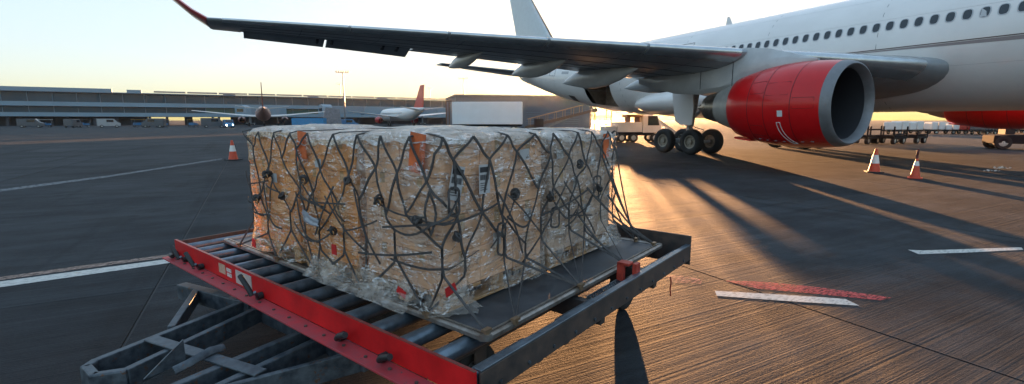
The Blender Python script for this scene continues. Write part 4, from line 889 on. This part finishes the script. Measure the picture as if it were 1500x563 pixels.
X0, X1 = -70, TL + 92
tb('roof_slab', X0, X1, -.4, 26, 10.9, 11.15, TW)
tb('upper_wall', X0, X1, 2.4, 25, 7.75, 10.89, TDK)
tb('light_band', X0, X1, -.6, 24, 6.35, 7.74, TWL)
tb('middle_wall', X0, X1, 2.2, 24, 4.31, 6.34, TDK)
tb('walkway_band', X0, X1, -1.2, 24, 3.0, 4.3, TWL)
for k, x in enumerate(range(int(X0), int(X1), 6)):
    q = MB(); q.bx(x + .08, x + 5.92, 1.9, 2.39, 7.85, 10.85); q.build('glass_panel', TG, term)
    q = MB(); q.bx(x + .08, x + 5.92, 1.7, 2.19, 4.40, 6.30); q.build('glass_panel', TGREEN if x > 55 else TG, term)
    q = MB(); q.bx(x - .09, x + .07, 1.6, 1.89, 4.31, 6.34); q.bx(x - .09, x + .07, 1.6, 2.1, 7.75, 10.89); q.build('mullion', TW, term)
tb('parapet', X0, 29.5, -.2, 1.5, 11.16, 12.3, TWL); tb('parapet', 33.5, 37.5, -.2, 1.5, 11.16, 12.15, TWL)
k = 41.0
while k < X1 - 5:
    tb('parapet_rail', k, min(k + 9.3, X1), -.1, .3, 11.4, 11.95, TPK); k += 9.8
for x in (62, 92, 121): tb('roof_vent', x, x + 4, .5, 3, 11.16, 11.7, TWL)
for x in list(range(-60, 26, 7)) + [30, 37, 39, 44, 58, 60, 72] + list(range(80, int(X1), 8)):
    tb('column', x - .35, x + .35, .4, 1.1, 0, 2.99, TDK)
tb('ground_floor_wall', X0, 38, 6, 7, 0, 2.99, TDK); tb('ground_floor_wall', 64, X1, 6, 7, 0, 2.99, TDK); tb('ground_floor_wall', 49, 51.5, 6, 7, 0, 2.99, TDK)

# shed before the terminal's right end, added and sized to shade the left apron
q0 = DY(668, 180, 116); q1 = DY(866, 180, 124); sd = (q1 - q0); sd.z = 0
shed = empty('shade_shed', (q0.x, q0.y, 0), math.atan2(sd.y, sd.x), 'low grey shed added behind the trailer and airliner tail to shade the left apron', 'building'); SLn = sd.length
q = MB(); q.bx(0, SLn, 0, 22, 0, 7.5); q.build('wall', mat('shed_wall', (.11, .12, .14), .6, var=.1, vscale=.3), shed)
q = MB(); q.bx(-.3, SLn + .3, -.4, 22.3, 7.51, 7.85); q.build('roof', mat('shed_roof', (.16, .15, .15), .6, var=.1, vscale=.3), shed)
for k in range(6):
    x = 2 + k * (SLn - 4) / 6; q = MB(); q.bx(x, x + 3.6, -.06, -.01, 0, 4.2); dk = q.build('roller_door', mat('shed_door', (.09, .10, .12), .5), shed)
    q = MB()
    for j in range(7): q.bx(x, x + 3.6, -.09, -.061, .3 + j * .55, .36 + j * .55)
    q.build('door_rib', TW, dk)

# jet bridges
def jet_bridge(px, Y, rz, ln, lab):
    p = DY(px, 185, Y); j = empty('jet_bridge', (p.x, p.y, 0), rz, lab, 'jet bridge', 'jet bridges along the terminal')
    q = MB(); prof = [(-1.9, 0), (1.9, 0), (1.9, 2.2)] + [(1.9 * math.cos(R(a_)), 2.2 + 1.1 * math.sin(R(a_))) for a_ in range(20, 180, 20)] + [(-1.9, 2.2)]
    q.prism(prof, -1.6, 1.6, Matrix(((0, 0, 1, 0), (1, 0, 0, 0), (0, 1, 0, 3.6), (0, 0, 0, 1)))); q.build('cab', TWL, j)
    q = MB(); q.bx(1.601, 1.64, -1.2, 1.2, 4.6, 5.7); q.build('cab_window', GLASS, j)
    q = MB(); q.beam((-1.5, 0, 5.0), (-ln * .5, 0, 5.1), 2.6, 2.5); q.build('outer_tunnel', TW, j); q = MB(); q.beam((-ln * .5, 0, 5.1), (-ln, 0, 5.2), 2.9, 2.8); q.build('inner_tunnel', TWL, j)
    for k in range(6):
        x = -2.5 - k * (ln - 4) / 6; q = MB(); q.bx(x - .9, x + .9, -1.48, -1.46, 4.9, 5.7); q.build('tunnel_window', GLASS, j)
    q = MB(); q.cyl((-3.5, 0, .4), (-3.5, 0, 3.8), .3, n=12); q.bx(-4.2, -2.8, -1.4, 1.4, .55, .8); q.build('drive_leg', STEEL, j)
    for y in (-1.2, 1.2): vwheel(j, -3.5, y, .5, .4)
jet_bridge(358, 168, TRZ + math.pi + .9, 24, 'grey jet bridge with rounded cab beside the plane at left')
jet_bridge(478, 160, TRZ + math.pi + .2, 26, 'jet bridge with brown-lit cab in the middle distance')
jet_bridge(610, 196, TRZ + math.pi + .4, 22, 'jet bridge behind the red-tailed plane')

# smaller parked airliners far off
def small_plane(p, rz, lab, tailm, sc_, bodym):
    a = empty('parked_plane', (p.x, p.y, 0), rz, lab, 'airplane', 'planes parked at the terminal'); a.scale = (sc_,) * 3
    q = MB(); rs = []
    for f, r_, z in ((18.5, .1, 3.1), (18, .7, 3.15), (16.8, 1.35, 3.3), (14.5, 1.9, 3.45), (11, 2.0, 3.5), (-6, 2.0, 3.5), (-10, 1.8, 3.75), (-14, 1.1, 4.3), (-17.5, .5, 4.8), (-18.6, .2, 5.0)): rs.append([(f, r_ * math.cos(2 * math.pi * k / 24), z + r_ * math.sin(2 * math.pi * k / 24)) for k in range(24)])
    q.rings(rs); q.build('fuselage', bodym, a, smooth=50)
    q = MB(); q.rings([[(-11, 0.16, 5.2), (-17.5, .16, 5.4), (-17.5, -.16, 5.4), (-11, -.16, 5.2)], [(-16.2, .08, 11.4), (-18.9, .08, 11.4), (-18.9, -.08, 11.4), (-16.2, -.08, 11.4)]]); q.build('tail_fin', tailm, a)
    for sg in (1, -1):
        q = MB(); q.rings([[(4.5, sg * 1.6, 2.7), (-2.5, sg * 1.6, 2.6), (-2.5, sg * 1.6, 2.9), (4.5, sg * 1.6, 3.3)], [(1.2, sg * 6.5, 3.1), (-2.9, sg * 6.5, 3.1), (-2.9, sg * 6.5, 3.25), (1.2, sg * 6.5, 3.5)], [(-4.0, sg * 17, 4.3), (-5.6, sg * 17, 4.3), (-5.6, sg * 17, 4.35), (-4.0, sg * 17, 4.45)]]); q.build('wing', VW, a)
        q = MB(); q.rings([[(-13.5, sg * .8, 4.6), (-16.8, sg * .8, 4.7), (-16.8, sg * .8, 4.85), (-13.5, sg * .8, 4.85)], [(-16.4, sg * 6.2, 5.4), (-17.9, sg * 6.2, 5.4), (-17.9, sg * 6.2, 5.48), (-16.4, sg * 6.2, 5.5)]]); q.build('tailplane', VW, a)
        q = MB(); q.lathe([(0, .75), (.3, .98), (1.6, 1.05), (2.8, .85), (3.4, .6)], (5.2, sg * 5.75, 1.85), (-1, 0, 0), 20); e = q.build('engine', tailm, a, smooth=40)
        q = MB(); q.cyl((5.0, sg * 5.75, 1.85), (4.9, sg * 5.75, 1.85), .8, n=20); q.build('engine_fan', DARK, e)
        q = MB(); q.bx(1.5, 4.5, sg * 5.75 - .15, sg * 5.75 + .15, 2.7, 3.1); q.build('pylon', VW, a)
        q = MB(); q.cyl((-.8, sg * 3.8, .5), (-.8, sg * 3.6, 2.8), .14, n=10); q.build('gear_leg', GREY, a); vwheel(a, -.8, sg * 3.8, .55, .5)
    q = MB(); q.cyl((12.5, 0, .4), (12.5, 0, 2), .1, n=10); q.build('nose_leg', GREY, a); vwheel(a, 12.5, 0, .4, .4)
    for k in range(22):
        for sg in (1, -1):
            x = 12 - k * .85; q = MB(); q.bx(x - .12, x + .12, sg * 2.0 - .012, sg * 2.0 + .012, 3.75, 4.05); q.build('window', GLASS, a)
p = DY(387, 185, 142); small_plane(p, math.atan2(p.y, p.x), 'plane seen tail-on with a thin dark fin beyond the cargo', mat('far_tail_dark', (.16, .05, .05), .4), 1.0, mat('far_fuselage_red_grey', (.3, .17, .16), .35))
p = DY(588, 187, 150); small_plane(p, math.atan2(-p.y, -p.x) + .35 + math.pi, 'white plane with a red tail fin parked at the terminal', mat('far_tail_red', (.5, .03, .03), .4), 1.0, VW)
# blue box van and covered trailer between the planes
p = DY(453, 187, 104)
v = empty('box_truck', (p.x, p.y, 0), .05, 'long bright blue box truck between the two distant planes', 'truck')
q = MB(); q.bx(-3.2, 3.4, -1.1, 1.1, .8, 2.2); q.build('box_body', paint('bright_blue', (.03, .22, .45)), v); q = MB(); q.bx(-4.9, -3.25, -1.0, 1.0, .6, 2.0); q.build('cab', VD, v)
for x in (-4.1, -1.5, 2.2):
    for y in (-.9, .9): vwheel(v, x, y, .42)
p = DY(487, 187, 108)
v = empty('covered_stair', (p.x, p.y, 0), .4, 'grey canvas-sided stair car in front of the jet bridge', 'stair car')
q = MB(); q.prism([(-2.2, .7), (2.0, .7), (1.6, 4.2), (-1.2, 4.6)], -1.0, 1.0, Matrix(((1, 0, 0, 0), (0, 0, 1, 0), (0, 1, 0, 0), (0, 0, 0, 1)))); q.build('canopy', mat('canvas_grey', (.2, .2, .22), .6, var=.3, vscale=2), v); q = MB(); q.bx(-2.4, 2.2, -.95, .95, .35, .69); q.build('chassis', VD, v)
for x in (-1.5, 1.5):
    for y in (-.8, .8): vwheel(v, x, y, .35)

# floodlight masts
def mast(px, ytop, Y, lab, n=6):
    b_ = DY(px, 182, Y); hgt = DY(px, ytop, Y).z; m_ = empty('floodlight_mast', (b_.x, b_.y, 0), .0, lab, 'light mast', 'floodlight masts around the apron')
    q = MB(); q.cyl((0, 0, 0), (0, 0, hgt), .30, .14, 12); q.build('pole', STEEL, m_, smooth=40)
    q = MB(); q.bx(-1.9, 1.9, -.08, .08, hgt - .15, hgt + .05); q.build('crossarm', STEEL, m_)
    for k in range(n): q = MB(); x = -1.8 + 3.6 * k / (n - 1); q.box((x, -.25, hgt + .15), (.5, .5, .42)); q.build('floodlight', GREY, m_)
mast(506, 106, 150, 'tallest floodlight mast in front of the terminal'); mast(501, 123.5, 300, 'faint short mast just left of the tallest one', 5); mast(680, 115, 200, 'floodlight mast above the white trailer', 5); mast(631, 129, 330, 'faint small mast between the red tail and the trailer', 4)

# white trailer
p = DY(712, 188, 74); tr = empty('box_trailer', (p.x, p.y, 0), -.06, 'large plain white box trailer behind the cargo', 'trailer')
TRM = mat('trailer_white', (.76, .77, .78), .45, var=.04, vscale=.6)
q = MB(); q.bx(-5.0, 5.55, -1.2, 1.2, 1.15, 4.5); q.build('box_body', TRM, tr, bevel=.04)
q = MB(); q.bx(-5.06, -5.01, -1.15, 1.15, 1.2, 4.4); q.build('rear_door', mat('trailer_door', (.55, .42, .34), .5, var=.1), tr)
for z in (1.9, 2.7, 3.5): q = MB(); q.bx(-5.11, -5.065, -1.1, 1.1, z, z + .06); q.build('door_bar', STEEL, tr)
q = MB(); q.bx(-5.95, -5.8, -1.3, -1.1, .6, 4.7); q.bx(-5.95, -5.8, 1.1, 1.3, .6, 4.7); q.bx(-5.95, -5.0, -1.3, 1.3, 4.55, 4.72); q.build('tail_lift_frame', mat('lift_brown', (.16, .09, .06), .5, .3), tr)
q = MB(); q.bx(-5.0, 5.5, -.5, .5, .85, 1.149); q.build('chassis', VD, tr)
for k in range(9): q = MB(); x = -4.4 + k * 1.15; q.bx(x - .015, x + .015, -1.208, -1.2, 1.2, 4.45); q.build('side_rib', TRM, tr)
for x in (-3.6, -2.5, 4.3):
    for y in (-.95, .95): vwheel(tr, x, y, .48, .3)

# belt loader reaching up to the hold
p = G(800, 196); bl = empty('belt_loader', (p.x + .5, 56, 0), .12, 'belt loader with its conveyor raised towards the open cargo door', 'belt loader')
BLM = mat('loader_tan', (.40, .26, .13), .5, var=.2, vscale=3)
q = MB(); q.bx(-3.2, 2.4, -1.0, 1.0, .45, .95); q.build('chassis', BLM, bl, bevel=.05)
q = MB(); q.beam((-3.6, 0, .9), (4.6, 0, 2.9), 1.1, .28); q.build('conveyor_frame', mat('loader_dark', (.10, .07, .05), .5), bl)
q = MB(); q.beam((-3.6, 0, 1.06), (4.6, 0, 3.06), .85, .04); q.build('belt', RUBBER, bl); q = MB(); q.cyl((4.6, -.6, 2.9), (4.6, .6, 2.9), .24, n=16); q.build('end_roller', RUBBER, bl)
q = MB()
for sg in (-1, 1):
    q.tube([(-3.2, sg * .62, 1.9), (3.2, sg * .62, 3.5)], .035, 6)
    for k in range(7): x = -3.0 + k * 1.0; q.tube([(x, sg * .62, 1.06 + (x + 3.6) * .244), (x, sg * .62, 1.95 + (x + 3.2) * .25)], .025, 6)
q.build('handrail', BLM, bl)
q = MB(); q.tube([(-1, -.7, .95), (1.6, -.6, 2.0)], .06, 8); q.tube([(-1, .7, .95), (1.6, .6, 2.0)], .06, 8); q.build('lift_arm', STEEL, bl)
q = MB(); q.bx(-2.6, -1.6, -1.15, -.65, .96, 1.9); q.build('driver_seat', VD, bl)
for x in (-2.4, 1.6):
    for y in (-.9, .9): vwheel(bl, x, y, .36, .25)
q = MB()
for x in (4.4, 6.4):
    for y in (-1, 1): q.bx(x - .04, x + .04, y - .04, y + .04, 0, 3.4)
for z in (1.2, 2.2, 3.3): q.bx(4.4, 6.4, -1.04, -.96, z, z + .06); q.bx(4.4, 6.4, .96, 1.04, z, z + .06)
q.bx(4.4, 6.4, -1, 1, 2.0, 2.05)
sf = empty('service_platform', (bl.location.x, bl.location.y, 0), .12, 'skeletal steel work platform under the tail of the airliner', 'platform'); q.build('scaffold', BLM, sf)
for dx in (4.4, 6.4): vwheel(sf, dx, -1, .16, .1)

# white stair truck behind the main wheels
p = G(933, 208); tk = empty('stair_truck', (p.x, p.y, 0), .05, 'white airport truck with folding stairs beyond the main landing gear', 'truck')
q = MB(); q.bx(-1.9, 1.1, -.85, .85, .55, .8); q.build('chassis', VD, tk)
q = MB(); q.prism([(.15, .75), (1.65, .75), (1.68, 1.35), (1.35, 2.12), (.15, 2.16)], -.9, .9, Matrix(((1, 0, 0, 0), (0, 0, 1, 0), (0, 1, 0, 0), (0, 0, 0, 1)))); q.build('cab', VW, tk, bevel=.06)
q = MB(); q.prism([(.55, 1.35), (1.5, 1.35), (1.28, 2.1), (.55, 2.1)], -.915, -.9, Matrix(((1, 0, 0, 0), (0, 0, 1, 0), (0, 1, 0, 0), (0, 0, 0, 1)))); q.build('side_window', GLASS, tk)
q = MB(); q.bx(-1.9, .1, -.9, .9, .81, 1.6); q.build('equipment_box', VW, tk, bevel=.03)
q = MB(); q.bx(-1.1, .3, -.7, .7, 2.0, 2.2); q.bx(-.9, -.8, -.6, .6, 1.6, 2.15); q.bx(-.1, 0, -.6, .6, 1.6, 2.15); q.build('roof_gear', mat('gear_brown', (.18, .09, .05), .6), tk)
q = MB()
for sg in (-.5, .5): q.beam((.7, -.2 + sg, 2.25), (3.0, -.2 + sg, .7), .08, .2)
for k in range(9): t = k / 8; q.bx(.7 + 2.3 * t - .12, .7 + 2.3 * t + .12, -.66, .26, 2.2 - 1.55 * t, 2.24 - 1.55 * t)
q.build('stairs', ALU, tk)
q = MB(); q.bx(-2.9, -1.95, -.8, .8, .6, 1.3); q.build('rear_tank', VW, tk, bevel=.05)
for x in (-1.5, -.55, 1.2):
    for y in (-.75, .75): vwheel(tk, x, y, .36, .24)

# dark dollies and a tug beyond the engine
def pallet_cart(p, rz, ln, lab, tall):
    c = empty('container_dolly', (p.x, p.y, 0), rz, lab, 'dolly', 'dark container dollies beyond the engine')
    q = MB(); q.bx(-ln / 2, ln / 2, -.8, .8, .42, .56); q.build('frame', VD, c)
    q = MB()
    for x in (-ln / 2 + .04, ln / 2 - .04):
        for y in (-.76, .76): q.bx(x - .04, x + .04, y - .04, y + .04, .56, tall)
    q.bx(-ln / 2, ln / 2, -.79, -.73, tall - .3, tall - .22); q.bx(-ln / 2, ln / 2, .73, .79, tall - .3, tall - .22); q.build('side_frame', VD, c)
    for k in range(7): q = MB(); x = -ln / 2 + .2 + k * (ln - .4) / 6; q.cyl((x, -.72, .61), (x, .72, .61), .05, n=10); q.build('roller', VD, c)
    q = MB(); q.tube([(ln / 2, 0, .4), (ln / 2 + .9, 0, .3)], .05, 8); q.build('drawbar', VD, c)
    for x in (-ln * .33, ln * .33):
        for y in (-.65, .65): vwheel(c, x, y, .26, .22)
for px, py, rz, ln, lab, tl in ((1262, 211, .55, 2.2, 'dark roller dolly half hidden behind the engine intake', 1.35), (1300, 211, .5, 2.0, 'dark roller dolly second from the engine intake', 1.3), (1332, 210, .5, 1.7, 'dark roller dolly nearest the open apron gap', .95)):
    pallet_cart(G(px, py), rz, ln, lab, tl)
p = G(1492, 219); tg = empty('tow_tractor', (p.x, p.y, 0), -.4, 'low dark tow tractor with fat tyres at the right edge', 'tractor')
q = MB(); q.prism([(-1.5, .35), (-1.5, .85), (-.2, .9), (0, 1.0), (1.5, .95), (1.55, .35)], -.75, .75, Matrix(((1, 0, 0, 0), (0, 0, 1, 0), (0, 1, 0, 0), (0, 0, 0, 1)))); q.build('body', VD, tg, bevel=.06)
q = MB(); q.bx(-.9, -.45, -.4, .4, .91, 1.3); q.build('seat', RUBBER, tg); q = MB(); q.tube([(0, 0, 1.0), (-.18, 0, 1.35)], .03, 8); q.build('steering_column', VD, tg)
for x in (-1.05, 1.05):
    for y in (-.62, .62): vwheel(tg, x, y, .42, .3)
# pale clutter of parked equipment far beyond the belly
rc = random.Random(5)
names = ['white tarpaulin-covered freight stack nearest the engine', 'low white equipment trailer beyond the belly', 'silver container on a far stand', 'white tank trailer in the far row', 'red and white loader base in the far row', 'grey generator cart in the far row', 'white crate stack beside the red loader', 'pale container at the far right']
for k, (px, wd, ht, c_) in enumerate(((1322, 4.5, 1.1, VW), (1352, 3.6, .9, ALU), (1378, 3.2, 1.3, VW), (1400, 2.6, 1.0, VW), (1424, 3.6, 1.4, VRED), (1440, 2.4, 1.1, VG), (1456, 2.6, 1.2, VW), (1480, 3.2, 1.3, ALU))):
    p = G(px, 196.5 + rc.uniform(-1, 1)); e = empty('equipment_trailer', (p.x, p.y, 0), rc.uniform(-.4, .4), names[k], 'trailer', 'pale equipment parked beyond the aircraft')
    q = MB(); q.bx(-wd / 2, wd / 2, -.9, .9, .35, .55); q.build('bed', VD, e)
    q = MB(); n_ = 4
    for j in range(n_):
        x = -wd / 2 + wd * j / n_; q.bx(x + .06, x + wd / n_ - .06, -.8, .8, .56, .56 + ht * rc.uniform(.45, 1))
    q.build('cargo', c_, e, bevel=.08)
    for x in (-wd * .3, wd * .3):
        for y in (-.75, .75): vwheel(e, x, y, .24, .16)
# crumpled litter on the apron
for k, (px, py, s_, lab) in enumerate(((1452, 253, .16, 'crumpled white plastic scrap lying on the apron'), (1468, 249, .18, 'torn pale plastic bag right of the white scrap'))):
    p = G(px, py); q = MB(); rows = []
    for i in range(9): rows.append([((i / 8 - .5) * s_ * 2.4, (j / 6 - .5) * s_ * 1.3, GZ + .03 + s_ * .5 * abs(noise.noise(Vector((i * .55, j * .6, k * 4)))) * 1.5) for j in range(7)])
    q.rings(rows, close=False, cap0=False, cap1=False); o = q.build('litter', mat('litter_plastic', (.6, .55, .5), .4, var=.2, vscale=12), smooth=30); o.location = (p.x, p.y, 0); tag(o, lab, 'litter', 'litter on the apron')

# ---------------------------------------------------------------- thin evening haze over the apron
m = bpy.data.materials.new('evening_haze'); m.use_nodes = True; n = m.node_tree; n.nodes.remove(n.nodes['Principled BSDF'])
pv = n.nodes.new('ShaderNodeVolumePrincipled'); pv.inputs['Color'].default_value = (.78, .88, 1.0, 1); pv.inputs['Density'].default_value = .0001; pv.inputs['Anisotropy'].default_value = .8
n.links.new(pv.outputs[0], n.nodes['Material Output'].inputs['Volume'])
q = MB(); q.bx(-420, 420, -60, 460, -1.0, 34); hz = tag(q.build('haze', m), 'thin warm evening haze over the apron', kind='stuff')
